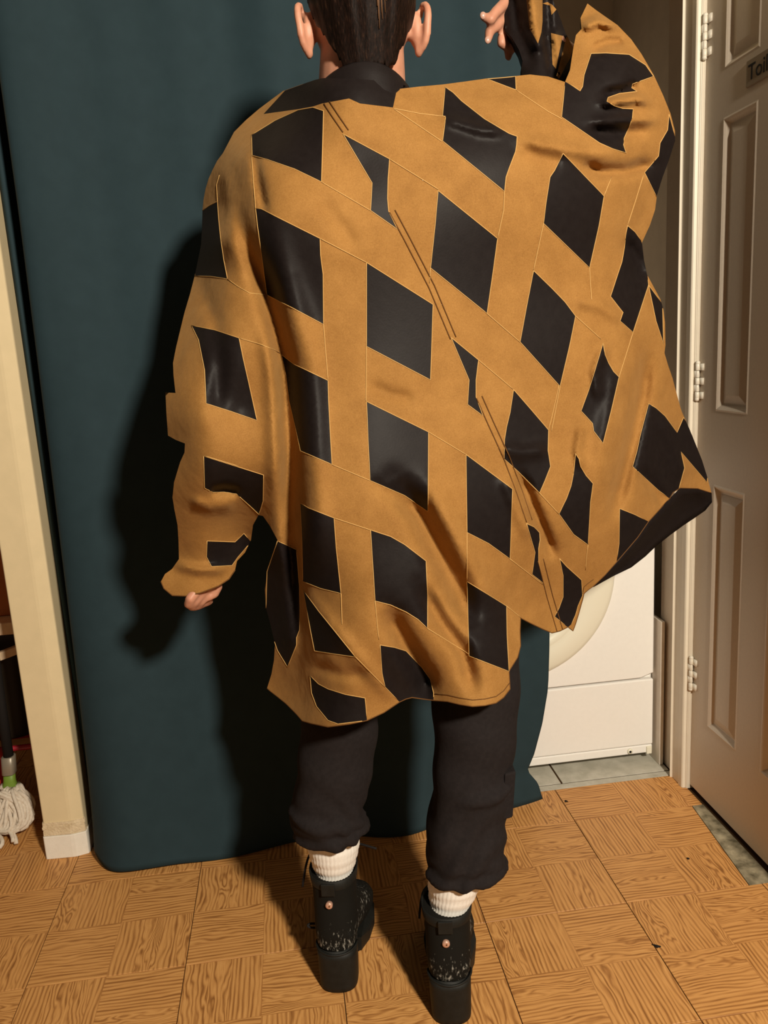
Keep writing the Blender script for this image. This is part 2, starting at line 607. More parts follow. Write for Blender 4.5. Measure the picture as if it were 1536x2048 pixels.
for zc in (1.797, 1.058, 0.324):
    h = MB()
    for k in range(5):
        za, zb = zc - 0.041 + k * 0.0164, zc - 0.041 + (k + 1) * 0.0164 - 0.0008
        r = 0.0055 if k % 2 == 0 else 0.0048
        h.tube([(0.3360, 0.3745, za), (0.3360, 0.3745, za + 0.001), (0.3360, 0.3745, zb - 0.001), (0.3360, 0.3745, zb)], [r * 0.85, r, r, r * 0.85], 16)
        if k % 2 == 0:
            h.box(0.338, 0.3424, 0.356, 0.3745, za, zb)
        else:
            h.box(0.331, 0.336, 0.3745, 0.384, za, zb)
    h.ball((0.3360, 0.3745, zc - 0.042), 0.0058, 12, 8)
    h.ball((0.3360, 0.3745, zc + 0.042), 0.0058, 12, 8)
    h.build('hinge', M_HINGE, door, True)

# ------------------------------------------------------------------ curtain
rowz = np.concatenate([np.linspace(0.004, 0.30, 24), np.linspace(0.33, 2.06, 46)])
Z_EDGE = np.array([0.0, 0.05, 0.089, 0.135, 0.216, 0.309, 0.428, 0.60, 1.2, 2.1])
X_EDGE = np.array([-0.048, -0.060, -0.088, -0.068, -0.045, -0.028, -0.022, -0.02, -0.02, -0.02])
plan_low = np.array([(-1.192, 0.500), (-1.186, 0.490), (-1.181, 0.505), (-1.170, 0.560), (-1.150, 0.520), (-1.172, 0.425), (-1.160, 0.370), (-1.095, 0.318), (-0.95, 0.318), (-0.82, 0.328), (-0.70, 0.345), (-0.58, 0.352), (-0.47, 0.332), (-0.36, 0.341), (-0.25, 0.372), (-0.15, 0.380), (-0.10, 0.392), (-0.048, 0.409)])
plan_high = np.array([(-1.192, 0.475), (-1.184, 0.466), (-1.177, 0.485), (-1.160, 0.560), (-1.128, 0.520), (-1.140, 0.408), (-1.120, 0.380), (-1.05, 0.390), (-0.95, 0.425), (-0.82, 0.432), (-0.70, 0.452), (-0.58, 0.440), (-0.47, 0.455), (-0.36, 0.436), (-0.25, 0.446), (-0.15, 0.424), (-0.10, 0.430), (-0.02, 0.418)])


def smooth_path(P, n):
    P = np.vstack([2 * P[0] - P[1], P, 2 * P[-1] - P[-2]])
    out = []
    for k in range(1, len(P) - 2):
        for s in np.linspace(0, 1, n, endpoint=False):
            a, b_, c, d = P[k - 1], P[k], P[k + 1], P[k + 2]
            out.append(0.5 * (2 * b_ + (c - a) * s + (2 * a - 5 * b_ + 4 * c - d) * s ** 2 + (3 * b_ - a - 3 * c + d) * s ** 3))
    out.append(P[-2])
    return np.array(out)


lo_p, hi_p = smooth_path(plan_low, 10), smooth_path(plan_high, 10)
cv, cf = [], []
nc = len(lo_p)
for z in rowz:
    t = min(1.0, z / 1.5) ** 0.6
    pth = lo_p * (1 - t) + hi_p * t
    xe = np.interp(z, Z_EDGE, X_EDGE)
    k = np.clip((pth[:, 0] + 0.20) / (pth[-1, 0] + 0.20), 0, 1)
    x = pth[:, 0] + k * (xe - pth[-1, 0])
    ripple = 0.005 * np.sin(x * 38 + 1.3 * z) * np.clip(z / 1.8, 0.15, 1) * np.clip((x + 1.1) / 0.1, 0, 1)
    sag = 0.012 * np.exp(-((x + 0.42) / 0.07) ** 2) * np.exp(-(z / 0.10) ** 2)
    for a in range(nc):
        zz = z
        if z < 0.31:   # the hem lifts a little towards the middle and rounds at the left corner
            lift = 0.035 * math.exp(-((x[a] + 1.185) / 0.030) ** 2) + 0.004 * (1 + math.sin(x[a] * 17))
            zz = z + lift * (1 - z / 0.31)
        cv.append((x[a], pth[a, 1] + ripple[a] - sag[a], zz))
for r in range(len(rowz) - 1):
    for a in range(nc - 1):
        cf.append((r * nc + a, r * nc + a + 1, (r + 1) * nc + a + 1, (r + 1) * nc + a))
cur = mesh('curtain', cv, cf, M_CURTAIN)
solidify(cur, 0.0035, 1.0)
tag(cur, 'long dark teal curtain hanging to the floor behind the person', 'curtain')

# ------------------------------------------------------------------ washing machine in the alcove
wm = tag(empty('washing_machine', (0.02, 0.80, 0)), 'white front-loading washing machine half hidden behind the teal curtain', 'washing machine')
WX0, WX1, WY = -0.279, 0.316, 0.530
body = MB().box(WX0, WX1, WY + 0.02, 1.10, 0.022, 0.85)
o = bevel(body.build('cabinet', M_WASHER, wm), 0.006, 3)
CX, CZ, R0 = -0.079, 0.564, 0.277
# front sheet with a round opening, the lower access panel and the plinth
segs = 96
outer, inner = [], []
fx0, fx1, fz0, fz1 = WX0 + 0.004, WX1 - 0.004, 0.252, 0.846
for i in range(segs):
    a = 2 * math.pi * i / segs
    ca, sa = math.cos(a), math.sin(a)
    tx = ((fx1 - CX) if ca > 0 else (fx0 - CX)) / ca if abs(ca) > 1e-6 else 1e9
    tz = ((fz1 - CZ) if sa > 0 else (fz0 - CZ)) / sa if abs(sa) > 1e-6 else 1e9
    t = max(min(tx, tz), R0 + 0.004)
    outer.append((CX + ca * t, CZ + sa * t))
    inner.append((CX + ca * (R0 + 0.002), CZ + sa * (R0 + 0.002)))
fr = MB()
rings = [[(x, WY + 0.022, z) for x, z in outer], [(x, WY + 0.003, z) for x, z in outer], [(CX + (x - CX) * 0.992, WY, CZ + (z - CZ) * 0.992) for x, z in outer], [(x, WY, z) for x, z in inner], [(x, WY + 0.022, z) for x, z in inner]]
fr.loft(rings, False, False).build('front_panel', M_WASHER, wm)
o = bevel(MB().box(fx0, fx1, WY, WY + 0.022, 0.052, 0.2465).build('lower_panel', M_WASHER, wm), 0.004, 3)
pl = MB().box(fx0, fx1, WY + 0.003, WY + 0.022, 0.026, 0.0495).build('plinth', M_WASHER, wm)
bevel(pl, 0.003, 2)
sc_ = MB().tube([(0.246, WY + 0.004, 0.037), (0.246, WY - 0.0015, 0.037)], [0.008, 0.007], 20)
sc_.build('screw_cap', M_IVORY, wm, True)
MB().tube([(0.246, WY, 0.037), (0.246, WY - 0.0022, 0.037)], 0.0035, 12).build('screw', M_DARK, wm, True)
bevel(MB().box(0.294, 0.309, WY - 0.002, WY + 0.02, 0.024, 0.046).build('corner_clip', M_IVORY, wm), 0.002)
for fx in (WX0 + 0.05, WX1 - 0.04):
    for fy in (WY + 0.07, 1.05):
        MB().tube([(fx, fy, 0.0), (fx, fy, 0.03)], 0.018, 16).build('foot', M_DARK, wm, True)


def washer_ring(steps, name, mat):
    rings = []
    for rad, dep in steps:
        rings.append([(CX + rad * math.cos(2 * math.pi * i / 96), WY + dep, CZ + rad * math.sin(2 * math.pi * i / 96)) for i in range(96)])
    return MB().loft(rings, False, False).build(name, mat, wm, True)


washer_ring([(0.277, 0.012), (0.276, -0.006), (0.272, -0.012), (0.262, -0.016), (0.215, -0.022), (0.208, -0.018), (0.204, -0.020), (0.190, -0.018), (0.176, -0.004), (0.172, 0.012)], 'door_ring', M_IVORY)
washer_ring([(0.274, 0.012), (0.279, 0.006)], 'door_gap', M_DARK)
washer_ring([(0.176, 0.004), (0.15, -0.012), (0.10, -0.02), (0.05, -0.024), (0.001, -0.025)], 'porthole', M_GLASS)
# board leaning in the gap beside the machine
bd = MB()
bd.prism([(0.3195, 0.505), (0.3305, 0.505), (0.3305, 0.90), (0.3195, 0.90)], 0.0, 0.418)
bo = bevel(bd.build('board', M_PLANK), 0.001)
tag(bo, 'narrow white faced board standing between washing machine and wall', 'board')

# ------------------------------------------------------------------ toilet sign
sg = tag(empty('toilet_sign', (DX, 0.12, 1.677)), 'bronze toilet sign with black lettering on the door', 'sign')
bevel(MB().box(DX - 0.004, DX, 0.030, 0.2150, 1.645, 1.694).build('plate', M_SIGN, sg), 0.0008)
fc = bpy.data.curves.new('lettering', 'FONT')
fc.body = 'Toilet'
fc.size = 0.0425
fc.extrude = 0.0004
fc.align_x = 'LEFT'
fo = bpy.data.objects.new('lettering', fc)
COL.objects.link(fo)
fo.matrix_world = Matrix(((0, 0, -1, DX - 0.0045), (-1, 0, 0, 0.2075), (0, 1, 0, 1.6555), (0, 0, 0, 1)))
dg = bpy.context.evaluated_depsgraph_get()
dg.update()
fm = bpy.data.meshes.new_from_object(fo.evaluated_get(dg))
fm.transform(fo.matrix_world)
bpy.data.objects.remove(fo)
fm.materials.clear()
fm.materials.append(M_INK)
link('lettering', fm, sg)

# ------------------------------------------------------------------ left nook: boards, bin, rail, mop
def pine_board(x0, x1, y0, y1, z0, z1, tilt, label):
    o = MB().box(x0, x1, y0, y1, z0, z1).build('shelf_board', M_PINE)
    bevel(o, 0.002)
    for v in o.data.vertices:
        v.co.z += (v.co.x - x1) * tilt
    return tag(o, label, 'shelf board')


pine_board(-1.95, -1.297, 0.60, 0.86, 0.5215, 0.553, 0.0, 'pale pine shelf board carrying the orange brown box beside the wall end')
b2 = pine_board(-1.95, -1.352, 0.615, 0.635, 0.464, 0.486, 0.30, 'tilted pale pine slat just above the black bin')
ob = MB().box(-1.95, -1.31, 0.66, 0.85, 0.5535, 0.92).build('box', M_ORANGE)
bevel(ob, 0.004)
tag(ob, 'orange brown box on the pine shelf board', 'box')
bn = tag(empty('bin', (-1.52, 0.77, 0.0)), 'tall black plastic bin under the pine boards', 'bin')
bb = MB()
rings = []
for z, k in ((0.205, 0.93), (0.21, 0.94), (0.44, 1.0), (0.445, 1.0)):
    rings.append(ring((-1.54, 0.79, z), 0.170 * k, 0.125 * k, 40, 6))
bb.loft(rings, True, True).build('bin_body', M_BIN, bn, True)
MB().loft([ring((-1.54, 0.79, z), 0.170 * k, 0.125 * k, 40, 6) for z, k in ((0.437, 1.03), (0.437, 1.045), (0.449, 1.045), (0.449, 1.02))], True, True).build('rim', M_BIN, bn, True)
rk = tag(empty('rack', (-1.5, 0.72, 0.0)), 'low red enamelled metal rack holding the black bin', 'rack')
r_ = MB()
r_.tube([(-1.90, 0.655, 0.188), (-1.60, 0.655, 0.188), (-1.345, 0.655, 0.188), (-1.332, 0.668, 0.188), (-1.330, 0.70, 0.188), (-1.330, 0.93, 0.188)], 0.0075, 12)
r_.build('rail', M_RED, rk, True)
MB().tube([(-1.90, 0.93, 0.188), (-1.330, 0.93, 0.188)], 0.0075, 12).build('rail', M_RED, rk, True)
for y in (0.70, 0.78, 0.86):
    MB().tube([(-1.90, y, 0.198), (-1.330, y, 0.198)], 0.005, 8).build('cross_bar', M_RED, rk, True)
for lx, ly in ((-1.336, 0.665), (-1.336, 0.93), (-1.90, 0.665), (-1.90, 0.93)):
    MB().tube([(lx, ly, 0.0), (lx, ly, 0.19)], 0.007, 12).build('leg', M_RED, rk, True)
c_ = MB()
c_.prism([(-1.372, 0.650), (-1.334, 0.650), (-1.334, 0.6535), (-1.372, 0.6535)], 0.184, 0.186)
c_.add([(-1.372, 0.652, 0.192), (-1.334, 0.652, 0.192), (-1.334, 0.652, 0.212), (-1.348, 0.652, 0.212), (-1.372, 0.658, 0.192), (-1.334, 0.658, 0.192), (-1.334, 0.658, 0.212), (-1.348, 0.658, 0.212)],
       [(0, 1, 2, 3), (7, 6, 5, 4), (0, 4, 5, 1), (1, 5, 6, 2), (2, 6, 7, 3), (3, 7, 4, 0)])
c_.build('corner_bracket', M_RED, rk)
rag = MB()
gv = []
for a in range(9):
    row = []
    for c in range(7):
        u, v = a / 8, c / 6
        row.append((-1.60 + 0.165 * u, 0.6455 - 0.012 * abs(math.sin(u * 9)) * v, 0.197 - 0.11 * v))
    gv.append(row)
rg = MB().loft(gv, False, False, False).build('cloth', M_REDCLOTH, None, True)
solidify(rg, 0.003, 0)
tag(rg, 'red cloth hung over the rail of the red rack', 'cloth')

mop = tag(empty('mop', (-1.42, 0.58, 0.0)), 'white cotton string mop standing head down beside the wall end', 'mop')
MB().tube([(-1.411, 0.592, 0.196), (-1.409, 0.592, 0.35), (-1.405, 0.592, 0.52), (-1.40, 0.592, 1.25)], 0.0125, 16).build('handle', M_DARK, mop, True)
MB().loft([ring((-1.4145 + d, 0.592, z), r, r, 20, 3) for z, r, d in ((0.150, 0.0155, -.001), (0.152, 0.017, -.001), (0.198, 0.0165, .003), (0.199, 0.014, .003))]).build('socket', M_SOCKET, mop, True)
MB().loft([ring((-1.418 + d, 0.592, z), r, r * .8, 20, 2.5) for z, r, d in ((0.085, 0.026, -.004), (0.110, 0.020, -.002), (0.130, 0.015, 0), (0.153, 0.014, 0.002))]).build('connector', M_GREEN, mop, True)
mr = random.Random(11)


def bez(p, n=12):
    p = [np.array(q, float) for q in p]
    out = []
    for s in np.linspace(0, 1, n):
        q = [x.copy() for x in p]
        while len(q) > 1:
            q = [q[i] * (1 - s) + q[i + 1] * s for i in range(len(q) - 1)]
        out.append(q[0])
    return out


band_c = np.array([-1.470, 0.545, 0.028])
for k in range(58):
    u = k / 57
    ang = -0.35 + 3.0 * u + mr.uniform(-.1, .1)
    rad = 0.55 + 0.45 * math.sqrt(mr.random())
    # each strand runs from the crown over the round flank and back into the green band
    cx, cy, cz = -1.432, 0.585, 0.055
    crown = np.array([-1.425 + mr.uniform(-.030, .036), 0.585 + mr.uniform(-.02, .02), 0.105 + mr.uniform(-.004, .012)])
    flank = np.array([-1.425 + 0.104 * rad * math.cos(ang - 0.6), 0.575 - 0.050 * rad * math.sin(ang) * 1.3, 0.075 * (1.05 - 0.8 * u) + mr.uniform(-.006, .006)])
    flank2 = flank + np.array([0.012 * math.cos(ang), -0.012, -0.03 * (1 - u) - 0.008])
    end = band_c + np.array([mr.uniform(-.02, .02), mr.uniform(-.012, .004), mr.uniform(-.008, .020)])
    flank[2] = max(flank[2], 0.012); flank2[2] = max(flank2[2], 0.010)
    pts = bez([crown, crown + np.array([0.02 * math.cos(ang), -0.03, 0.012]), flank * 1.0, flank2, flank2 * 0.5 + end * 0.5, end])
    for p in pts:
        p[2] = max(p[2], 0.0055)
    MB().tube(pts, 0.0050, 7).build('strand', M_COTTON, mop, True)
for k in range(9):
    a = k / 8
    s = np.array([band_c[0] - 0.028 + 0.05 * a, band_c[1] - 0.008, 0.014 + 0.006 * (k % 2)])
    tip = s + np.array([-0.012 + 0.075 * a + mr.uniform(-.006, .006), -0.085 + 0.03 * a, -0.007])
    pts = bez([s, s + np.array([-.02 + .06 * a, -.02, 0.022]), tip + np.array([0.025, 0.0, 0.01]), tip + np.array([-.01, -.02, 0]), tip + np.array([-.035, .012, 0]), s + np.array([-.015, -.02, -.002])] if k < 7 else
              [s, s + np.array([.03, -.005, .02]), s + np.array([.055, -.02, .01]), s + np.array([.060, -.045, -.006])])
    for p in pts:
        p[2] = max(p[2], 0.0055)
    MB().tube(pts, 0.0052, 8).build('strand', M_COTTON, mop, True)
MB().loft([[(band_c[0] + 0.036 * math.cos(t) * q, band_c[1] + dy, max(0.001, band_c[2] - 0.002 + 0.026 * math.sin(t) * q)) for t in np.linspace(0, 2 * math.pi, 24, endpoint=False)] for dy, q in ((-.007, .9), (-.007, 1.05), (.007, 1.05), (.007, .9))], True, True).build('band', M_GREENBAND, mop, True)['label'] = 'green band round the strings'

# specks on the floor
for nm, px, py, sx, sy, lab in (('chip', 1313, 1893, 0.010, 0.004, 'black chip lying on a seam of the floor tiles'), ('fleck', 1132, 1603, 0.0055, 0.004, 'small dark crumb on the floor near the washing machine'), ('fleck', 1376, 1718, 0.004, 0.003, 'tiny dark crumb on the floor near the toilet door')):
    d = (px - 768) / F_PX * RIGHT - (py - 1024) / F_PX * UP + FWD
    p = EYE + d * (-EYE[2] / d[2])
    q = MB().loft([ring((p[0], p[1], z), sx * k, sy * k, 9, 2, lambda a: 0.75 + 0.35 * math.sin(3 * a + px)) for z, k in ((0, 1), (0.002, .9), (0.0032, .4))]).build(nm, M_DARK)
    q.data.transform(Matrix.Translation((p[0], p[1], 0)) @ Matrix.Rotation(-0.6, 4, 'Z') @ Matrix.Translation((-p[0], -p[1], 0)))
    tag(q, lab, nm)
    q['kind'] = 'thing'

# ------------------------------------------------------------------ the person
person = tag(empty('person', (-0.52, -0.08, 0.0)), 'person seen from behind in an oversized amber and black lattice shirt, right arm raised', 'person')

# body: one continuous surface under the clothes
B = MB()
neck0, headc = W(724, 178, -0.075), W(725, 66, -0.085)
shl, shr = W(548, 382, -0.06), W(930, 275, -0.055)
ell, wrl = W(434, 790, -0.085), W(414, 1120, 0.015)
elr, wrr = W(1272, 248, -0.005), W(1068, 66, 0.085)
hipl, hipr = W(700, 1040, -0.06), W(845, 1040, -0.09)
knl, knr = W(674, 1420, -0.060), W(948, 1420, -0.125)
anl, anr = np.array([-0.609, -0.071, 0.205]), np.array([-0.416, -0.180, 0.190])
HX, HY, HZ = headc
B.ball((HX, HY + 0.004, HZ + 0.035), (0.077, 0.097, 0.098), 32, 24)       # skull
B.ball((HX, HY + 0.040, HZ - 0.025), (0.060, 0.062, 0.082), 28, 20)        # jaw and cheeks
B.ball((HX, HY + 0.083, HZ - 0.087), (0.024, 0.018, 0.018), 16, 12)        # chin
B.tube([(HX, HY + 0.098, HZ + 0.03), (HX, HY + 0.112, HZ - 0.005), (HX, HY + 0.120, HZ - 0.020), (HX, HY + 0.10, HZ - 0.030)], [0.008, 0.010, 0.014, 0.008], 12)   # nose
for s in (-1, 1):
    B.ball((HX + s * 0.032, HY + 0.088, HZ + 0.034), (0.022, 0.014, 0.008), 14, 10)   # brow
    B.ball((HX + s * 0.031, HY + 0.085, HZ + 0.014), (0.014, 0.012, 0.010), 14, 10)   # eye
    B.ball((HX + s * 0.040, HY + 0.075, HZ - 0.018), (0.022, 0.020, 0.018), 14, 10)   # cheekbone
    # ear: outer rim, hollow shell and lobe
    rim = []
    for t in np.linspace(-2.2, 2.5, 22):
        rim.append((HX + s * (0.086 + 0.010 * max(0, math.cos(t)) + 0.007 * math.sin(max(t, 0))), HY - 0.012 - 0.015 * math.cos(t), HZ + 0.002 + 0.031 * math.sin(t)))
    B.tube(rim, [0.0052 + 0.0012 * math.cos(x) for x in np.linspace(-2, 2, 22)], 8)
    B.ball((HX + s * 0.082, HY - 0.006, HZ + 0.000), (0.010, 0.016, 0.027), 14, 10)
    B.ball((HX + s * 0.084, HY - 0.010, HZ - 0.029), (0.0065, 0.009, 0.011), 12, 8)
B.tube([(HX - 0.022, HY + 0.099, HZ - 0.055), (HX, HY + 0.108, HZ - 0.052), (HX + 0.022, HY + 0.099, HZ - 0.055)], [0.004, 0.0075, 0.004], 10)    # lips
B.tube([(HX - 0.018, HY + 0.098, HZ - 0.064), (HX, HY + 0.105, HZ - 0.064), (HX + 0.018, HY + 0.098, HZ - 0.064)], [0.004, 0.007, 0.004], 10)
nk = []
for s, rx, ry, dy in ((-0.05, 0.076, 0.068, 0.01), (-0.015, 0.070, 0.068, 0.004), (0.025, 0.0665, 0.066, 0.002), (0.06, 0.0640, 0.066, 0.006), (0.095, 0.062, 0.068, 0.012), (0.13, 0.055, 0.07, 0.015)):
    c = neck0 + (headc - neck0) / np.linalg.norm(headc - neck0) * s
    nk.append(ring((c[0], c[1] + dy, c[2]), rx, ry, 28))
B.loft(nk)
# torso
pel = (hipl + hipr) / 2
tor = []
for t, rx, ry in ((1.0, 0.070, 0.065), (0.93, 0.105, 0.080), (0.80, 0.170, 0.105), (0.60, 0.165, 0.118), (0.38, 0.145, 0.105), (0.2, 0.16, 0.112), (0.05, 0.168, 0.118), (-0.06, 0.15, 0.10)):
    c = pel * (1 - t) + (neck0 + np.array([0, 0, -0.02])) * t
    tor.append(ring((c[0], c[1], c[2]), rx, ry, 32, 2.3))
B.loft(tor)
B.limb([neck0 + np.array([-.045, .03, -.045]), shl], [0.042, 0.046])
B.limb([neck0 + np.array([.045, .03, -.055]), shr], [0.040, 0.052])
B.limb([shl, W(525, 480, -0.075), W(500, 590, -0.060), ell, W(425, 930, -0.10), W(416, 1020, -0.05), wrl], [0.048, 0.042, 0.038, 0.037, 0.035, 0.031, 0.026])
B.limb([shr, elr, wrr], [0.054, 0.036, 0.025])
B.limb([hipl, knl, anl], [0.088, 0.046, 0.030])
B.limb([hipr, knr, anr], [0.088, 0.046, 0.030])
for kn, an in ((knl, anl), (knr, anr)):
    B.ball(kn * 0.68 + an * 0.32 + np.array([0, -0.004, 0]), (0.044, 0.044, 0.10))


def hand(w, palm_c, knuckles, fingers, thumb, palm_n):
    """Palm from the wrist to the knuckles, four bent fingers of unequal length and a thumb off its side."""
    for kk in knuckles:
        B.tube([w, (np.array(w) + palm_c) / 2, palm_c, kk], [0.022, 0.019, 0.0165, 0.0105], 12)
    B.ball(palm_c, 0.021, 16, 12)
    for kk, chain in zip(knuckles, fingers):
        rad = [0.0100, 0.0092, 0.0085, 0.0070]
        B.limb([kk] + chain, rad[:len(chain) + 1], 12)
    B.limb(thumb, [0.013, 0.0115, 0.0098, 0.0078][:len(thumb)], 12)


# raised right hand: hangs from the wrist above the frame, the fingers curling to the left and down
pr = W(1036, 40, 0.088)
kr = [W(1014, 2, 0.060), W(1012, 28, 0.072), W(1018, 50, 0.082), W(1028, 68, 0.090)]
fr_ = [[W(990, 26, 0.040), W(981, 40, 0.036), W(967, 33, 0.040)],
       [W(993, 52, 0.056), W(979, 62, 0.050), W(976, 80, 0.052)],
       [W(1005, 74, 0.070), W(1003, 86, 0.066), W(1014, 95, 0.072)],
       [W(1022, 86, 0.080), W(1017, 100, 0.078), W(1017, 113, 0.082)]]
hand(wrr, pr, kr, fr_, [W(1050, 62, 0.075), W(1042, 80, 0.070), W(1033, 92, 0.070), W(1042, 99, 0.074)], None)
# left hand hanging out of the wide cuff, fingers loosely curled
pL = W(412, 1162, -0.005)
kL = [W(394, 1180, -0.025), W(404, 1184, -0.013), W(414, 1184, -0.001), W(424, 1180, 0.013)]
fL = [[W(381, 1197, -0.035), W(377, 1208, -0.027), W(383, 1213, -0.017)],
      [W(389, 1203, -0.023), W(384, 1213, -0.013), W(392, 1214, -0.003)],
      [W(402, 1202, -0.009), W(397, 1211, 0.001), W(405, 1209, 0.009)],
      [W(416, 1196, 0.007), W(413, 1204, 0.015), W(420, 1202, 0.021)]]
hand(wrl, pL, kL, fL, [W(426, 1156, 0.005), W(433, 1172, 0.004), W(428, 1186, 0.0), W(418, 1194, -0.006)], None)
bo_ = B.build('body', M_SKIN, person, True)
fuse(bo_, 0.0036, 3)
for c in (W(966, 31, 0.0345), W(975.5, 80, 0.0465)):
    MB().ball(c, (0.0055, 0.0030, 0.0060), 12, 8).build('fingernail', M_NAIL, person, True)

# hair: sleek cap pulled up from the nape, with a jagged hairline
hv, hf = [], []
NU, NVH = 150, 70
hr = random.Random(5)
jag = [hr.uniform(-1, 1) for _ in range(NU)]
for i in range(NU):
    az = 2 * math.pi * i / NU                      # 0 = right, pi/2 = front (+Y)
    ca, sa = math.cos(az), math.sin(az)
    back = max(0.0, -sa)
    low = 0.075 - 0.145 * back ** 0.7 - (0.012 if 0.75 < back < 0.93 else 0) + 0.005 * jag[i]
    if sa > 0:
        low = 0.070 + 0.025 * sa + 0.003 * jag[i]
    for j in range(NVH):
        t = j / (NVH - 1)
        zl = low + (0.148 - low) * (1 - (1 - t) ** 1.6)
        zz = (zl - 0.035)
        # radius of the skull and nape at that height
        q = math.sqrt(max(0.0, 1 - (min(max(zz, -0.02), 0.112) / 0.1125) ** 2))
        rx, ry = 0.0845 * q, 0.1035 * q
        if zz < -0.02:
            d = (-0.02 - zz) / 0.09
            rx, ry = 0.083 - 0.017 * d, 0.1015 - 0.035 * d
        g = 1 + 0.010 * math.sin(i * 0.9 + 2 * math.sin(j * .08)) * q + 0.006 * jag[i]
        th = 0.35 + 0.65 * min(1, t * 6)
        hv.append((HX + rx * ca * (g * th + (1 - th) * 0.96), HY + 0.002 + ry * sa * (g * th + (1 - th) * 0.96), HZ + zl))
for i in range(NU):
    for j in range(NVH - 1):
        a, b_ = i * NVH + j, ((i + 1) % NU) * NVH + j
        hf.append((a, b_, b_ + 1, a + 1))
hair = mesh('hair', hv, hf, M_HAIR, person)
solidify(hair, 0.004, -1)
hb = MB()
hb.ball((HX + 0.004, HY - 0.062, HZ + 0.128), (0.040, 0.034, 0.036), 24, 16)
hb.build('bun', M_HAIR, hair, True)
stm = MB()
for k in range(10):
    x = hr.gauss(0.018, 0.0045) if k < 10 else hr.uniform(-0.060, 0.062)
    z0, z1 = (HZ + 0.125, HZ - 0.005 + hr.uniform(-.02, .02)) if k < 10 else (HZ - 0.025, HZ - 0.052 - hr.uniform(0, .008))
    pts = []
    for s in np.linspace(0, 1, 9):
        z = z0 * (1 - s) + z1 * s
        zz = z - HZ - 0.035
        q = math.sqrt(max(0.02, 1 - (min(max(zz, -0.02), 0.11) / 0.1125) ** 2))
        ry, rx = 0.1050 * q, 0.086 * q
        if zz < -0.02:
            d = (-0.02 - zz) / 0.09
            rx, ry = 0.0845 - 0.017 * d, 0.103 - 0.035 * d
        u = min(0.98, abs(x) / rx)
        pts.append((HX + x * (0.72 + 0.28 * s if k < 10 else 1), HY + 0.002 - ry * math.sqrt(1 - u * u), z))
    stm.tube(pts, 0.0007 if k < 10 else 0.0005, 5)
stm.build('loose_strand', M_STRAND, hair, True)['label'] = 'lighter strands down the back of the head'

# ------------------------------------------------------------------ shirt
OUTLINE = [(566,182),(600,170),(632,159),(648,156),(720,158),(790,164),(812,172),(796,178),(840,173),(885,169),(930,163),(973,157),(1005,155),(1031,152),(1060,149),(1096,153),(1130,164),(1140,140),(1146,100),(1152,70),(1163,58),(1161,36),(1175,7),(1192,20),(1209,32),(1235,50),(1262,78),(1283,108),(1308,151),(1326,190),(1341,227),(1350,262),(1350,282),(1338,320),(1325,355),(1314,390),(1310,420),(1300,450),(1284,485),(1288,520),(1294,549),(1308,575),(1321,599),(1327,620),(1330,645),(1331,690),(1329,706),(1336,730),(1345,756),(1354,790),(1363,822),(1371,840),(1379,858),(1392,890),(1404,920),(1414,952),(1423,986),(1395,977),(1360,976),(1346,985),(1339,997),(1318,1020),(1297,1043),(1275,1075),(1233,1124),(1210,1150),(1187,1172),(1176,1180),(1168,1187),(1165,1200),(1158,1225),(1151,1248),(1146,1262),(1136,1254),(1120,1262),(1104,1266),(1085,1258),(1062,1247),(1041,1236),(1040,1262),(1041,1292),(1035,1315),(1018,1342),(1019,1360),(1020,1378),(1007,1395),(992,1406),(970,1411),(945,1413),(920,1409),(895,1403),(869,1401),(845,1398),(824,1395),(812,1398),(799,1404),(768,1425),(734,1441),(700,1448),(656,1454),(622,1447),(605,1442),(593,1428),(572,1407),(552,1391),(534,1377),(543,1348),(548,1320),(550,1289),(541,1250),(532,1216),(530,1180),(534,1143),(545,1108),(555,1080),(540,1052),(526,1032),(517,1030),(506,1050),(502,1080),(490,1105),(474,1122),(470,1140),(458,1158),(437,1172),(400,1186),(372,1192),(345,1191),(328,1177),(322,1163),(330,1148),(344,1138),(358,1118),(357,1080),(355,1050),(349,1020),(345,995),(348,965),(360,925),(369,905),(370,887),(352,880),(336,871),(333,830),(331,785),(351,786),(347,750),(346,726),(352,695),(359,666),(369,625),(380,588),(386,565),(390,549),(396,520),(402,490),(404,455),(405,421),(407,400),(411,378),(417,358),(425,340),(434,322),(446,306),(468,264),(492,240),(519,217),(543,199)]
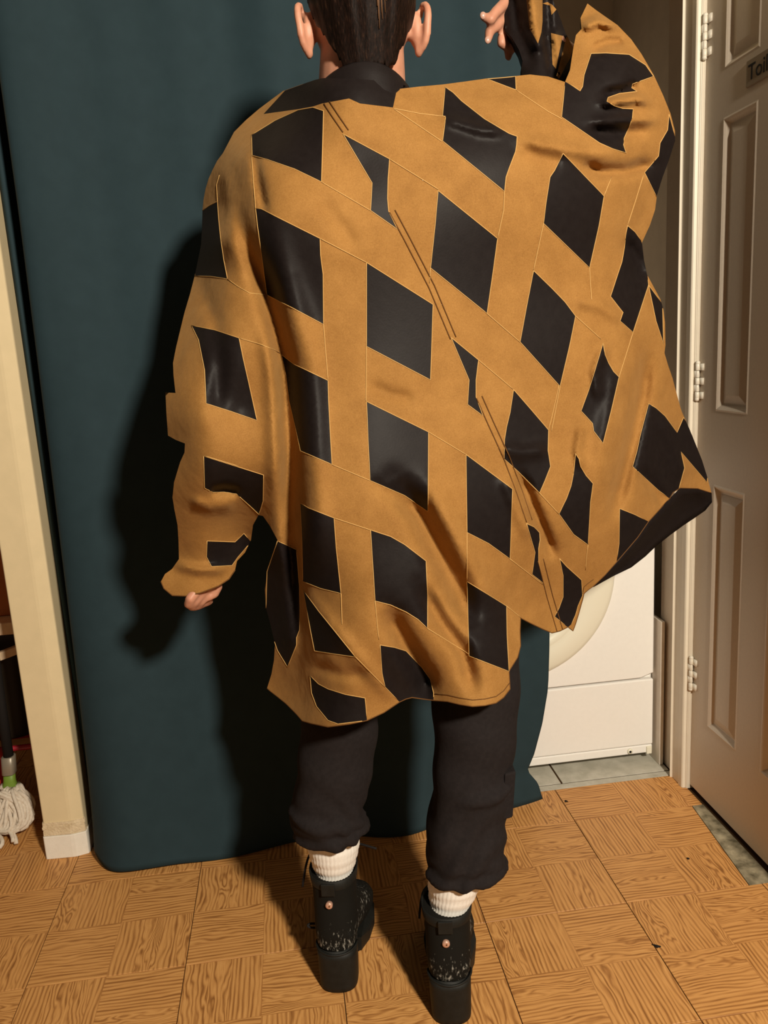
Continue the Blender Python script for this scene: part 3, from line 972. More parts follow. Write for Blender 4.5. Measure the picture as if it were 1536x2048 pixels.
PATCH_OUTLINES = [
    [(527,228),(570,181),(632,159),(639,200),(644,207),(626,213),(599,218)],
    [(639,200),(632,159),(632,150),(660,140),(740,140),(814,160),(812,173),(794,178),(786,215),(720,207),(698,197),(644,207)],
    [(503,270),(550,241),(597,220),(626,215),(647,222),(643,364),(589,338),(534,319),(504,311)],
    [(405,421),(419,411),(435,403),(437,436),(441,475),(448,522),(455,558),(421,553),(390,552),(394,522),(402,491)],
    [(511,417),(523,418),(550,432),(640,477),(641,510),(646,549),(647,649),(585,616),(534,590),(529,553),(525,522),(515,452)],
    [(686,268),(779,318),(776,358),(775,397),(777,422),(795,459),(741,421),(744,366)],
    [(876,381),(995,477),(986,544),(974,627),(861,536),(870,451)],
    [(733,525),(866,609),(861,760),(733,693)],
    [(383,651),(429,660),(478,676),(487,720),(497,764),(514,841),(462,823),(412,807),(409,740),(397,680)],
    [(563,709),(589,729),(656,761),(657,800),(660,859),(664,929),(601,902),(592,859),(578,800),(572,750)],
    [(733,803),(857,864),(856,1023),(809,991),(740,961),(736,878)],
    [(932,909),(1025,978),(1020,1118),(977,1087),(934,1065)],
    [(601,1006),(617,1016),(668,1036),(672,1093),(682,1187),(641,1177),(606,1163),(604,1073)],
    [(741,1060),(781,1073),(809,1089),(852,1122),(855,1191),(855,1257),(836,1239),(812,1224),(781,1210),(750,1202)],
    [(934,1163),(1013,1212),(1014,1269),(1018,1343),(938,1312)],
    [(607,1181),(637,1222),(711,1314),(668,1308),(629,1302),(621,1261)],
    [(760,1290),(789,1295),(812,1302),(844,1335),(861,1359),(867,1386),(867,1402),(848,1398),(824,1396),(799,1404),(770,1374),(764,1347)],
    [(620,1351),(637,1368),(656,1378),(691,1389),(730,1396),(732,1417),(734,1441),(676,1448),(656,1441),(633,1413),(623,1386)],
    [(407,912),(527,950),(526,1002),(518,1029),(502,1014),(473,988),(447,984),(426,985),(409,976)],
    [(414,1082),(470,1084),(488,1067),(502,1084),(476,1114),(464,1131),(423,1133),(413,1114)],
    [(555,1082),(593,1099),(599,1172),(600,1225),(599,1260),(593,1275),(593,1290),(575,1334),(555,1301),(543,1266),(532,1216),(534,1143)],
    [(890,174),(906,185),(923,202),(969,238),(1018,267),(1034,273),(1033,290),(1031,303),(1018,337),(1012,354),(1009,383),(885,282),(891,235),(885,231)],
    [(974,158),(999,156),(1031,153),(1032,180),(995,166)],
    [(1130,163),(1147,173),(1160,182),(1165,173),(1168,150),(1182,107),(1212,106),(1258,109),(1291,130),(1307,153),(1265,168),(1263,176),(1274,183),(1239,187),(1216,195),(1214,203),(1229,212),(1245,217),(1266,218),(1265,234),(1258,254),(1248,277),(1247,290),(1252,306),(1226,298),(1199,286),(1123,234)],
    [(1338,228),(1351,277),(1343,309),(1333,342),(1313,394),(1289,345),(1317,312),(1320,286),(1335,260)],
    [(1126,307),(1208,392),(1198,451),(1179,536),(1087,447),(1092,405),(1100,354),(1109,341)],
    [(1255,451),(1270,464),(1282,481),(1291,506),(1295,549),(1297,570),(1282,616),(1266,665),(1240,642),(1246,625),(1221,593),(1234,553),(1244,523),(1249,494),(1251,472)],
    [(1067,541),(1105,578),(1130,604),(1151,632),(1145,663),(1139,692),(1120,773),(1040,684),(1054,608)],
    [(902,675),(957,720),(952,760),(952,794),(966,832),(935,809),(938,760)],
    [(1027,779),(1061,818),(1097,860),(1096,901),(1101,933),(1090,961),(1079,986),(1058,965),(1036,943),(1008,918),(1009,879),(1013,854),(1020,825)],
    [(1206,686),(1210,709),(1217,726),(1227,743),(1238,754),(1223,819),(1206,887),(1187,862),(1185,847),(1162,822),(1177,781),(1189,743)],
    [(1151,907),(1158,918),(1161,933),(1172,951),(1186,967),(1181,1004),(1176,1090),(1147,1069),(1118,1028),(1126,1011),(1133,997),(1142,972),(1147,947)],
    [(1053,1047),(1068,1054),(1079,1065),(1080,1080),(1077,1097),(1077,1122),(1087,1167),(1064,1149),(1070,1105)],
    [(1119,1117),(1133,1133),(1163,1160),(1165,1191),(1156,1212),(1151,1230),(1143,1248),(1136,1255),(1109,1233),(1118,1216),(1126,1194),(1126,1151)],
    [(1297,807),(1312,816),(1330,832),(1354,865),(1367,835),(1382,858),(1401,901),(1416,947),(1414,965),(1362,904),(1369,936),(1358,976),(1339,997),(1317,981),(1265,933),(1274,901),(1280,872)],
    [(1239,1017),(1269,1029),(1297,1043),(1276,1074),(1233,1124),(1238,1087)],
    [(1297,570),(1325,608),(1327,688),(1312,642)],
]
BAND_EDGES = [
    [(503,311),(511,417)],
    [(643,364),(741,421)],
    [(640,477),(733,525)],
    [(455,558),(476,573),(499,586),(534,590)],
    [(478,676),(519,688),(550,700),(560,707)],
    [(647,649),(656,761)],
    [(733,693),(732,800),(733,803)],
    [(779,318),(877,379)],
    [(788,218),(884,283)],
    [(788,217),(839,227),(891,233)],
    [(1009,383),(1007,422),(995,477)],
    [(1087,447),(1067,541)],
    [(974,627),(1040,684)],
    [(957,720),(1026,778)],
    [(1223,354),(1208,392)],
    [(1287,350),(1270,405),(1255,451)],
    [(1179,536),(1183,599)],
    [(1151,632),(1202,678)],
    [(1120,773),(1103,862)],
    [(1266,665),(1238,754)],
    [(1032,180),(1096,223),(1124,238)],
    [(664,929),(740,961)],
    [(668,1036),(741,1060)],
    [(857,864),(932,909)],
    [(1020,1118),(1086,1169)],
    [(1013,1212),(1043,1236)],
    [(934,1065),(934,1163)],
    [(855,1257),(938,1308)],
    [(1097,860),(1104,832),(1118,770)],
    [(1079,986),(1118,1028)],
    [(1147,947),(1149,922),(1151,907)],
    [(1176,1090),(1173,1112),(1171,1140)],
    [(711,1314),(770,1374)],
    [(682,1187),(684,1249)],
    [(750,1202),(756,1265),(758,1279)],
    [(861,536),(859,566)],
    [(435,403),(433,370),(439,350)],
    [(410,912),(476,932)],
]
BACK_SEAM = [[(649, 207), (668, 236), (687, 264)], [(780, 424), (810, 480), (859, 575), (902, 678)], [(954, 796), (978, 850), (1008, 915), (1034, 985), (1054, 1044)], [(1077, 1122), (1095, 1194), (1115, 1262)]]
DRAPE_STRIPES=[
     [(1053, 0), (1085, 0), (1085, 43), (1083, 64), (1076, 87), (1059, 57)] ,
     [(1102, 66), (1126, 72), (1118, 107), (1112, 138), (1105, 129)] ,
     [(1133, 73), (1148, 89), (1141, 115), (1118, 158), (1113, 152)] ,
     [(1085, 7), (1095, 4), (1105, 10), (1113, 19), (1103, 30), (1100, 11)] ,
]

# (x, y, depth): where the back of the shirt stands, read off the body below and the light on the folds
DEPTH = [(722,165,-.168),(640,165,-.135),(812,175,-.138),(566,185,-.03),(500,240,.01),(440,315,.03),(405,430,.06),(390,550,.03),(380,590,.0),(360,670,-.055),(333,800,-.11),(340,880,-.11),(346,1000,-.095),(358,1110,-.015),(325,1165,-.015),(400,1186,-.04),(465,1140,-.015),(414,1100,-.05),(495,1075,-.03),(526,1032,-.10),
         (500,320,-.12),(600,300,-.165),(720,260,-.185),(720,330,-.19),(850,250,-.175),(1000,210,-.145),(1130,180,-.125),(1031,155,-.10),(930,165,-.11),(1230,240,-.125),(1165,60,-.055),(1175,8,-.03),(1260,130,-.10),(1283,110,-.06),(1345,270,-.04),(1312,420,-.03),(1290,520,-.035),(1230,420,-.115),
         (440,480,-.09),(455,580,-.125),(500,560,-.145),(430,700,-.165),(410,840,-.195),(700,560,-.205),(850,560,-.195),(1000,560,-.175),(1130,560,-.145),(1328,640,-.03),(1240,640,-.11),(480,820,-.165),(545,900,-.19),(545,720,-.18),(700,850,-.225),(850,850,-.215),(1000,850,-.19),(1130,850,-.155),(1250,850,-.12),(1360,830,.02),(1422,985,.08),(1330,980,-.02),(1230,1000,-.135),
         (410,980,-.155),(380,1080,-.055),(410,930,-.185),(560,1070,-.155),(640,1050,-.235),(760,1080,-.255),(900,1080,-.245),(1020,1080,-.20),(1110,1100,-.155),(1187,1172,-.10),(1145,1262,-.10),(1041,1236,-.165),(1100,1266,-.12),
         (540,1230,-.04),(590,1250,-.12),(540,1370,-.03),(590,1400,-.10),(660,1300,-.225),(650,1450,-.215),(740,1440,-.24),(760,1300,-.26),(830,1390,-.225),(870,1400,-.235),(945,1410,-.285),(950,1280,-.265),(1018,1350,-.245),(1040,1290,-.22)]
# folds: polyline, width in px, amount in metres (negative = towards the viewer), one-sided (step) or not
FOLDS = [([(470,420),(500,500),(534,588),(568,721),(574,800),(579,900),(582,1000),(583,1100),(588,1250),(592,1330)], 19, 0.036, 'valley'),
         ([(540,430),(575,560),(622,721),(628,800),(632,900),(636,1000),(640,1150)], 26, -0.012, 'valley'),
         ([(530,640),(545,760),(552,900),(550,1000)], 16, -0.012, 'valley'),
         ([(508,300),(516,360),(530,430)], 9, 0.010, 'valley'),
         ([(395,560),(430,640),(440,740),(432,840)], 18, 0.009, 'valley'),
         ([(450,330),(462,420),(470,520)], 14, -0.006, 'valley'),
         ([(790,960),(840,1030),(880,1110),(915,1180),(948,1260)], 24, 0.030, 'valley'),
         ([(850,960),(905,1060),(950,1140),(985,1220)], 22, -0.012, 'valley'),
         ([(770,1215),(812,1290),(848,1350),(862,1400)], 22, 0.030, 'valley'),
         ([(840,1170),(880,1240),(925,1300),(950,1390)], 16, 0.020, 'valley'),
         ([(1035,272),(1080,288),(1125,296),(1180,304),(1245,308)], 16, -0.010, 'valley'),
         ([(1040,305),(1085,318),(1125,325)], 18, 0.006, 'valley'),
         ([(1160,330),(1200,345),(1250,342),(1310,326)], 13, 0.020, 'valley'),
         ([(1175,265),(1230,268),(1300,262)], 12, 0.012, 'valley'),
         ([(1180,245),(1240,240),(1320,238)], 10, -0.010, 'valley'),
         ([(1200,208),(1235,202),(1275,198),(1300,205)], 9, -0.016, 'valley'),
         ([(1205,190),(1250,182),(1280,168)], 10, 0.016, 'valley'),
         ([(1180,100),(1215,85),(1250,84)], 10, 0.014, 'valley'),
         ([(1165,58),(1195,42),(1235,54)], 10, -0.018, 'valley'),
         ([(885,235),(960,258),(1010,262)], 12, -0.009, 'valley'),
         ([(830,165),(865,215),(885,235)], 12, 0.005, 'valley'),
         ([(1295,700),(1285,790),(1265,880),(1245,960),(1225,1040)], 16, 0.026, 'valley'),
         ([(1240,720),(1225,800),(1205,900),(1190,980)], 20, -0.010, 'valley'),
         ([(1320,830),(1350,900),(1370,960)], 14, -0.012, 'valley'),
         ([(1280,940),(1310,980),(1330,1010)], 12, 0.012, 'valley'),
         ([(1035,940),(1060,1000),(1085,1060),(1110,1120)], 13, 0.020, 'valley'),
         ([(1005,950),(1030,1010),(1060,1080)], 14, -0.008, 'valley'),
         ([(1000,895),(1040,905),(1095,900)], 14, -0.010, 'valley'),
         ([(1150,600),(1200,610),(1245,640)], 14, -0.008, 'valley'),
         ([(1210,690),(1190,740),(1195,800)], 10, -0.010, 'valley'),
         ([(1165,850),(1155,900),(1165,940)], 10, -0.010, 'valley'),
         ([(1250,480),(1275,520),(1285,560)], 14, 0.014, 'valley'),
         ([(612,1180),(660,1250),(720,1320),(790,1400)], 15, -0.008, 'valley'),
         ([(620,1330),(680,1350),(740,1350)], 13, 0.007, 'valley'),
         ([(735,770),(780,790),(830,800)], 14, 0.006, 'valley'),
         ([(740,960),(790,1000),(830,1030)], 13, 0.005, 'valley'),
         ([(640,400),(680,450),(715,500)], 16, 0.004, 'valley'),
         ([(560,1080),(575,1150),(580,1230),(585,1320)], 14, -0.018, 'valley'),
         ([(380,1000),(420,1015),(470,1010)], 12, -0.010, 'valley'),
         ([(420,985),(450,980),(480,985)], 9, 0.016, 'valley'),
         ([(350,1130),(400,1140),(450,1138)], 9, -0.012, 'valley')]


def tps_fit(P):
    P = np.array(P, float)
    X = P[:, :2] / 500.0
    n = len(X)
    d = np.linalg.norm(X[:, None] - X[None], axis=2)
    K = np.where(d > 0, d ** 2 * np.log(d + 1e-12), 0) + 2e-3 * np.eye(n)
    Q = np.c_[np.ones(n), X]
    A = np.block([[K, Q], [Q.T, np.zeros((3, 3))]])
    s = np.linalg.solve(A, np.r_[P[:, 2], np.zeros(3)])
    return X, s


def tps_eval(fit, px, py):
    X, s = fit
    q = np.c_[px, py] / 500.0
    d = np.linalg.norm(q[:, None] - X[None], axis=2)
    K = np.where(d > 0, d ** 2 * np.log(d + 1e-12), 0)
    return K @ s[:len(X)] + s[len(X)] + q @ s[len(X) + 1:]


def seg_dist(px, py, poly, closed=False):
    """Distance of points to a polyline and how far along it they lie (0..1)."""
    q = np.c_[px, py].astype(float)
    best = np.full(len(q), 1e9)
    along = np.zeros(len(q))
    pts = list(poly) + ([poly[0]] if closed else [])
    L = [0]
    for a, b_ in zip(pts[:-1], pts[1:]):
        L.append(L[-1] + math.dist(a, b_))
    for k, (a, b_) in enumerate(zip(pts[:-1], pts[1:])):
        a, b_ = np.array(a, float), np.array(b_, float)
        e = b_ - a
        t = np.clip(((q - a) @ e) / (e @ e + 1e-9), 0, 1)
        d = np.linalg.norm(q - (a + t[:, None] * e), axis=1)
        w = d < best
        best[w] = d[w]
        along[w] = (L[k] + t[w] * (L[k + 1] - L[k])) / L[-1]
    return best, along


def inside(px, py, poly):
    px, py = np.asarray(px, float), np.asarray(py, float)
    r = np.zeros(len(px), bool)
    n = len(poly)
    for i in range(n):
        x0, y0 = poly[i]
        x1, y1 = poly[(i + 1) % n]
        if y0 == y1:
            continue
        c = ((y0 > py) != (y1 > py)) & (px < (x1 - x0) * (py - y0) / (y1 - y0) + x0)
        r ^= c
    return r


FIT = tps_fit(DEPTH)


def shirt_depth(px, py):
    px, py = np.asarray(px, float), np.asarray(py, float)
    y = tps_eval(FIT, px, py)
    for poly, w, amp, kind in FOLDS:
        d, t = seg_dist(px, py, poly)
        y = y + 1.45 * amp * np.exp(-(d / w) ** 2) * np.clip(np.minimum(t, 1 - t) * 5 + 0.15, 0, 1)
    return y


def resample(poly, step, closed=True):
    out = []
    pts = list(poly) + ([poly[0]] if closed else [])
    for a, b_ in zip(pts[:-1], pts[1:]):
        n = max(1, int(round(math.dist(a, b_) / step)))
        for k in range(n):
            out.append((a[0] + (b_[0] - a[0]) * k / n, a[1] + (b_[1] - a[1]) * k / n))
    if not closed:
        out.append(pts[-1])
    return out


def cloth(outline, patches, depth, step):
    """Triangulates the cut pattern with every patch edge as an edge; gives 3D points and the patch of each triangle."""
    V, E = [], []
    segs = []
    for poly in [outline] + patches:
        r = resample(poly, step)
        b0 = len(V)
        V += r
        E += [(b0 + i, b0 + (i + 1) % len(r)) for i in range(len(r))]
        segs.append(poly)
    o = np.array(outline)
    gx, gy = np.meshgrid(np.arange(o[:, 0].min(), o[:, 0].max(), step), np.arange(o[:, 1].min(), o[:, 1].max(), step * 0.87))
    gx = gx + (np.arange(gx.shape[0]) % 2)[:, None] * step / 2
    gx, gy = gx.ravel() + RNG.uniform(-1, 1, gx.size), gy.ravel() + RNG.uniform(-1, 1, gy.size)
    keep = inside(gx, gy, outline)
    gx, gy = gx[keep], gy[keep]
    dmin = np.full(len(gx), 1e9)
    for poly in segs:
        d, _ = seg_dist(gx, gy, poly, True)
        dmin = np.minimum(dmin, d)
    keep = dmin > step * 0.5
    V += list(zip(gx[keep], gy[keep]))
    r = delaunay_2d_cdt([Vector((float(a), float(b_))) for a, b_ in V], E, [], 0, 0.05)
    P = np.array([(v[0], v[1]) for v in r[0]])
    Tn = np.array([f for f in r[2] if len(f) == 3])
    c = P[Tn].mean(axis=1)
    k = inside(c[:, 0], c[:, 1], outline)
    Tn, c = Tn[k], c[k]
    ids = np.full(len(Tn), -1)
    for i, poly in enumerate(patches):
        w = inside(c[:, 0], c[:, 1], poly) & (ids < 0)
        ids[w] = i
    Y = depth(P[:, 0], P[:, 1])
    return P, W_many(P[:, 0], P[:, 1], Y), Tn, ids


def split_mesh(name, X, Tn, N, mat, parent):
    """A mesh of some of the triangles that keeps the whole cloth's normals, so no crease shows at a patch edge."""
    used, inv = np.unique(Tn, return_inverse=True)
    o = mesh(name, X[used], inv.reshape(-1, 3), mat, parent)
    o.data.normals_split_custom_set_from_vertices([tuple(n) for n in N[used]])
    return o


def vertex_normals(X, Tn):
    n = np.cross(X[Tn[:, 1]] - X[Tn[:, 0]], X[Tn[:, 2]] - X[Tn[:, 0]])
    N = np.zeros_like(X)
    for k in range(3):
        np.add.at(N, Tn[:, k], n)
    return N / (np.linalg.norm(N, axis=1)[:, None] + 1e-12)


STEP = 6.5
P2, X3, TR, PID = cloth(OUTLINE, PATCH_OUTLINES, shirt_depth, STEP)
# face the viewer
n0 = np.cross(X3[TR[:, 1]] - X3[TR[:, 0]], X3[TR[:, 2]] - X3[TR[:, 0]])
flip = n0[:, 1] > 0
TR[flip] = TR[flip][:, ::-1]
NB = vertex_normals(X3, TR)

# the front of the shirt: bulges away from the back, joined to it along the sides, open at hem and cuff
hem_i0, hem_i1 = OUTLINE.index((1423, 986)), OUTLINE.index((534, 1377))
HEM = OUTLINE[hem_i0:hem_i1 + 1]
cuff_i0, cuff_i1 = OUTLINE.index((470, 1140)), OUTLINE.index((322, 1163))
CUFF = OUTLINE[cuff_i0:cuff_i1 + 1]
SIDES = OUTLINE[hem_i1:cuff_i0 + 1], OUTLINE[cuff_i1:] + OUTLINE[:hem_i0 + 1]
dside = np.full(len(P2), 1e9)
for s in SIDES:
    d, _ = seg_dist(P2[:, 0], P2[:, 1], s)
    dside = np.minimum(dside, d)
onbound = dside < 0.3
bulge = 0.30 * (1 - np.exp(-dside / 95.0)) + 0.004
wing = np.clip((P2[:, 0] - 1080) / 160, 0, 1)
left = np.clip((540 - P2[:, 0]) / 60, 0, 1)
bulge = bulge * (1 - 0.50 * wing) * (1 - 0.45 * left)
XF = X3 + np.c_[np.zeros(len(P2)), bulge, np.zeros(len(P2))]
base = np.nonzero(PID < 0)[0]
nv = len(X3)
# back layer (amber lattice) and front layer in one mesh, sharing the side edges
idx = np.where(onbound, np.arange(nv), np.arange(nv) + nv)
front_T = idx[TR][:, ::-1]
good = np.array([len(set(t)) == 3 for t in front_T.tolist()])
allV = np.vstack([X3, XF])
allT = np.vstack([TR[base], front_T[good]])
NF = vertex_normals(allV, front_T[good])
NA = np.vstack([NB, NF[nv:]])
used, inv = np.unique(allT, return_inverse=True)
shirt = mesh('shirt', allV[used], inv.reshape(-1, 3), M_AMBER, person)
shirt['label'] = 'amber lattice bands of the oversized shirt'
shirt.data.materials.append(M_BLACK)
mi = np.zeros(len(allT), int)
mi[len(base):] = 1
shirt.data.polygons.foreach_set('material_index', mi.tolist())
shirt.data.normals_split_custom_set_from_vertices([tuple(n) for n in NA[used]])
for i in range(len(PATCH_OUTLINES)):
    sel = np.nonzero(PID == i)[0]
    if len(sel):
        split_mesh('black_patch', X3, TR[sel], NB, M_BLACK, shirt)


def on_cloth(poly, step, depth=shirt_depth, lift=0.0006):
    r = np.array(resample(poly, step, False))
    y = depth(r[:, 0], r[:, 1]) - lift
    return W_many(r[:, 0], r[:, 1], y)


st = MB()
for poly in BAND_EDGES:
    st.tube(on_cloth(poly, 9), 0.00065, 5)
for poly in PATCH_OUTLINES[2:]:
    r = resample(poly + [poly[0]], 9, False)
    ok = inside(np.array(r)[:, 0], np.array(r)[:, 1], OUTLINE)
    run = []
    for p, g in zip(r, ok):
        if g:
            run.append(p)
        if (not g or p is r[-1]) and len(run) > 1:
            q = np.array(run)
            st.tube(W_many(q[:, 0], q[:, 1], shirt_depth(q[:, 0], q[:, 1]) - 0.0003), 0.00065, 5)
            run = []
        elif not g:
            run = []
st.build('stitching', M_THREAD, shirt, True)['label'] = 'pale thread along the edges of the bands'
for poly in BACK_SEAM:
    sm = MB()
    for off in (-1.0, 10.0):
        sm.tube(on_cloth([(x + off, y - off * 0.4) for x, y in poly], 9), 0.0009, 5)
    sm.build('back_seam', M_SEAM, shirt, True)['label'] = 'brown double seam running down the back'
for k0, k1 in (((1187,1172),(1165,1200)), ((1020,1378),(869,1401))):
    a, b_ = OUTLINE.index(k0), OUTLINE.index(k1)
    seg = OUTLINE[a:b_ + 1]
    sm = MB()
    sm.tube(on_cloth([(x, y - 13) for x, y in seg], 9), 0.0007, 5)
    sm.build('hem_seam', M_SEAM, shirt, True)
hm = MB()
hm.tube(on_cloth(HEM, 8, lift=0), 0.0009, 6)
hm.build('hem', M_SEAM, shirt, True)
MB().tube(on_cloth(CUFF, 8, lift=0), 0.0012, 6).build('cuff_hem', M_SEAM, shirt, True)

# black lining of the flared front edge that shows under the right hem
up = [(1423,986),(1395,978),(1360,977),(1339,998),(1318,1021),(1297,1044),(1275,1076),(1233,1125),(1210,1150),(1187,1173)]
dn = [(1424,1004),(1410,1021),(1390,1035),(1366,1051),(1340,1070),(1312,1092),(1290,1113),(1262,1135),(1225,1153),(1187,1174)]
rows_ = []
for t in np.linspace(0, 1, 6):
    row = []
    for (x0, y0), (x1, y1) in zip(up, dn):
        x, y = x0 + (x1 - x0) * t, y0 + (y1 - y0) * t
        yy = float(shirt_depth([x0], [y0])[0]) + 0.0005 + 0.085 * math.sin(t * math.pi / 2) * min(1.0, math.dist((x0, y0), (x1, y1)) / 60)
        row.append(tuple(W(x, y, yy)))
    rows_.append(row)
ln = MB().loft(rows_, False, False, False).build('lining', M_BLACK, shirt, True)
ln['label'] = 'black inside of the front edge below the right hem'
solidify(ln, 0.0015, 0)

# collar standing round the neck
cr = []
nc0 = W(724, 150, -0.075)
for h, r, ry in ((-0.060, 0.086, 0.088), (-0.045, 0.083, 0.086), (-0.028, 0.079, 0.082), (-0.012, 0.0765, 0.079), (-0.009, 0.0740, 0.077), (-0.012, 0.0720, 0.075), (-0.04, 0.073, 0.075)):
    q = []
    for i in range(56):
        a = 2 * math.pi * i / 56
        bk = -math.sin(a)
        q.append((nc0[0] + 0.003 + r * math.cos(a), nc0[1] + ry * math.sin(a), nc0[2] - 0.010 + h + 0.012 * bk - 0.012 * (math.cos(a) ** 2) - (0.03 if bk < 0 else 0) * -bk - 0.009 * math.cos(a) + 0.002 * math.sin(3 * a + 40 * h)))
    cr.append(q)
MB().loft(cr, False, False).build('collar', M_BLACK, shirt, True)

# sleeve drape hanging from the raised wrist
DRAPE = [(1012,-40),(1011,0),(1008,29),(1011,62),(1024,76),(1038,100),(1045,122),(1042,142),(1048,182),(1100,188),(1158,188),(1160,160),(1158,130),(1146,95),(1131,66),(1122,40),(1112,16),(1102,-10),(1098,-40)]


def drape_depth(px, py):
    px, py = np.asarray(px, float), np.asarray(py, float)
    u = (px - 1010) / 120
    y = 0.055 - 0.05 * np.sin(np.clip(u, 0, 1) * math.pi) - 0.0008 * np.clip(py - 60, 0, 200) * np.clip(u, 0, 1)
    for poly, w, amp in (([(1060, -30), (1068, 40), (1078, 90)], 10, -0.020), ([(1092, -20), (1096, 70), (1104, 150)], 9, 0.025), ([(1110, 70), (1122, 110), (1128, 170)], 8, -0.016), ([(1128, 66), (1118, 120), (1112, 160)], 5, 0.012), ([(1030, 0), (1036, 60), (1060, 120)], 10, 0.012)):
        d, t = seg_dist(px, py, poly)
        y = y + amp * np.exp(-(d / w) ** 2)
    return y


P2d, X3d, TRd, PIDd = cloth(DRAPE, DRAPE_STRIPES, drape_depth, 7.0)
n0 = np.cross(X3d[TRd[:, 1]] - X3d[TRd[:, 0]], X3d[TRd[:, 2]] - X3d[TRd[:, 0]])
flip = n0[:, 1] > 0
TRd[flip] = TRd[flip][:, ::-1]
dd = np.minimum(seg_dist(P2d[:, 0], P2d[:, 1], DRAPE[:9])[0], seg_dist(P2d[:, 0], P2d[:, 1], DRAPE[10:])[0])
XFd = X3d + np.c_[np.zeros(len(X3d)), 0.10 * (1 - np.exp(-dd / 25.0)) + 0.002, np.zeros(len(X3d))]
nd = len(X3d)
sleeve = mesh('sleeve', np.vstack([X3d, XFd]), np.vstack([TRd, TRd[:, ::-1] + nd]), M_AMBER, person)
sleeve.data.materials.append(M_BLACK)
sleeve.data.polygons.foreach_set('material_index', [0 if i >= 0 else 1 for i in PIDd] + [1] * len(TRd))
sleeve['label'] = 'wide black and amber sleeve hanging from the raised wrist'
# ------------------------------------------------------------------ trousers
tm = MB()


def leg_rings(rows):
    rings = []
    for py, xl, xr, yc, dep, seed in rows:
        a, b_ = W(xl, py, yc), W(xr, py, yc)
        c = (a + b_) / 2
        rx = np.linalg.norm(b_ - a) / 2
        ry = rx * dep
        rings.append(ring(c, rx, ry, 40, 2.2, lambda t, s=seed: 1 + 0.022 * math.sin(3 * t + s) + 0.014 * math.sin(5 * t - 2 * s)))
    return rings


tm.loft(leg_rings([(960, 612, 790, -.06, 1.05, 0), (1100, 610, 775, -.06, 1.05, .2), (1250, 605, 765, -.065, 1.0, .4), (1400, 601, 757, -.07, 1.0, .8), (1470, 598, 752, -.07, 1.0, 1.4), (1530, 592, 745, -.07, 1.0, 2.0), (1570, 587, 736, -.07, 1.02, 2.4), (1600, 583, 731, -.07, 1.05, 3.4), (1625, 582, 728, -.07, 1.08, 4.2), (1647, 588, 727, -.07, 1.1, 4.8), (1662, 600, 724, -.07, 1.05, 5.2), (1672, 606, 716, -.07, 1.0, 5.4)]))
tm.loft(leg_rings([(960, 740, 925, -.08, 1.05, 0), (1100, 780, 990, -.10, 1.0, .3), (1250, 845, 1035, -.13, .95, .5), (1350, 862, 1036, -.14, .95, .9), (1440, 867, 1031, -.15, .95, 1.2), (1510, 868, 1022, -.155, .97, 1.5), (1570, 865, 1014, -.16, 1.0, 1.8), (1640, 858, 1009, -.165, 1.02, 2.4), (1680, 853, 1006, -.168, 1.05, 3.0), (1698, 849, 1004, -.17, 1.08, 3.6), (1708, 852, 1000, -.17, 1.06, 3.8), (1718, 858, 1003, -.17, 1.06, 4.4), (1730, 872, 994, -.17, 1.0, 4.8), (1737, 880, 985, -.17, .96, 5.0)]))
pr_ = []
for t, rx, ry in ((0.30, 0.15, 0.115), (0.15, 0.165, 0.125), (0.0, 0.172, 0.13), (-0.10, 0.16, 0.12), (-0.16, 0.12, 0.09)):
    c = pel * (1 - t) + neck0 * t
    pr_.append(ring((c[0], c[1], c[2]), rx, ry, 36, 2.3))
tm.loft(pr_)
for (px, py, yc, rx, rz, tilt) in ((660, 1648, -.07, .073, .010, .10), (655, 1615, -.07, .072, .011, -.18), (928, 1722, -.17, .0725, .010, .06), (640, 1590, -.07, .055, .012, .35), (950, 1560, -.16, .066, .012, .10)):
    c = W(px, py, yc)
    pts = []
    for a in np.linspace(math.pi * 1.02, math.pi * 1.98, 16):
        pts.append((c[0] + rx * math.cos(a), c[1] + rx * 0.98 * math.sin(a), c[2] + tilt * rx * math.cos(a)))
    tm.tube(pts, [rz * 0.3 + rz * 0.7 * math.sin(math.pi * k / 15) for k in range(16)], 10)
tr_o = tm.build('trousers', M_PANTS, person, True)
fuse(tr_o, 0.0055, 3)
nvt = len(tr_o.data.vertices)      # soft creases in the gathered lower legs
co, no = np.empty(nvt * 3), np.empty(nvt * 3)
tr_o.data.vertices.foreach_get('co', co)
tr_o.data.vertices.foreach_get('normal', no)
co, no = co.reshape(-1, 3), no.reshape(-1, 3)
k = np.exp(-((co[:, 2] - 0.30) / 0.09) ** 2)
co = co + no * (0.0032 * k * np.sin(co[:, 2] * 105 + 9 * np.sin(co[:, 0] * 21 + 4 * co[:, 1])) + 0.0018 * np.sin(co[:, 2] * 60 + co[:, 0] * 30))[:, None]
tr_o.data.vertices.foreach_set('co', co.ravel())
tr_o.data.update()
pk = MB()
a, b_ = W(1018, 1520, -.165), W(1012, 1610, -.165)
pk.loft([[(p[0] + dx, p[1] + dy, p[2]) for dx, dy in ((-.02, -.045), (.001, -.040), (.0045, 0.0), (.001, .05), (-.02, .05))] for p in (a, a * .5 + b_ * .5, b_)])
bevel(pk.build('pocket_flap', M_PANTS, tr_o), 0.003)

# ------------------------------------------------------------------ socks and boots


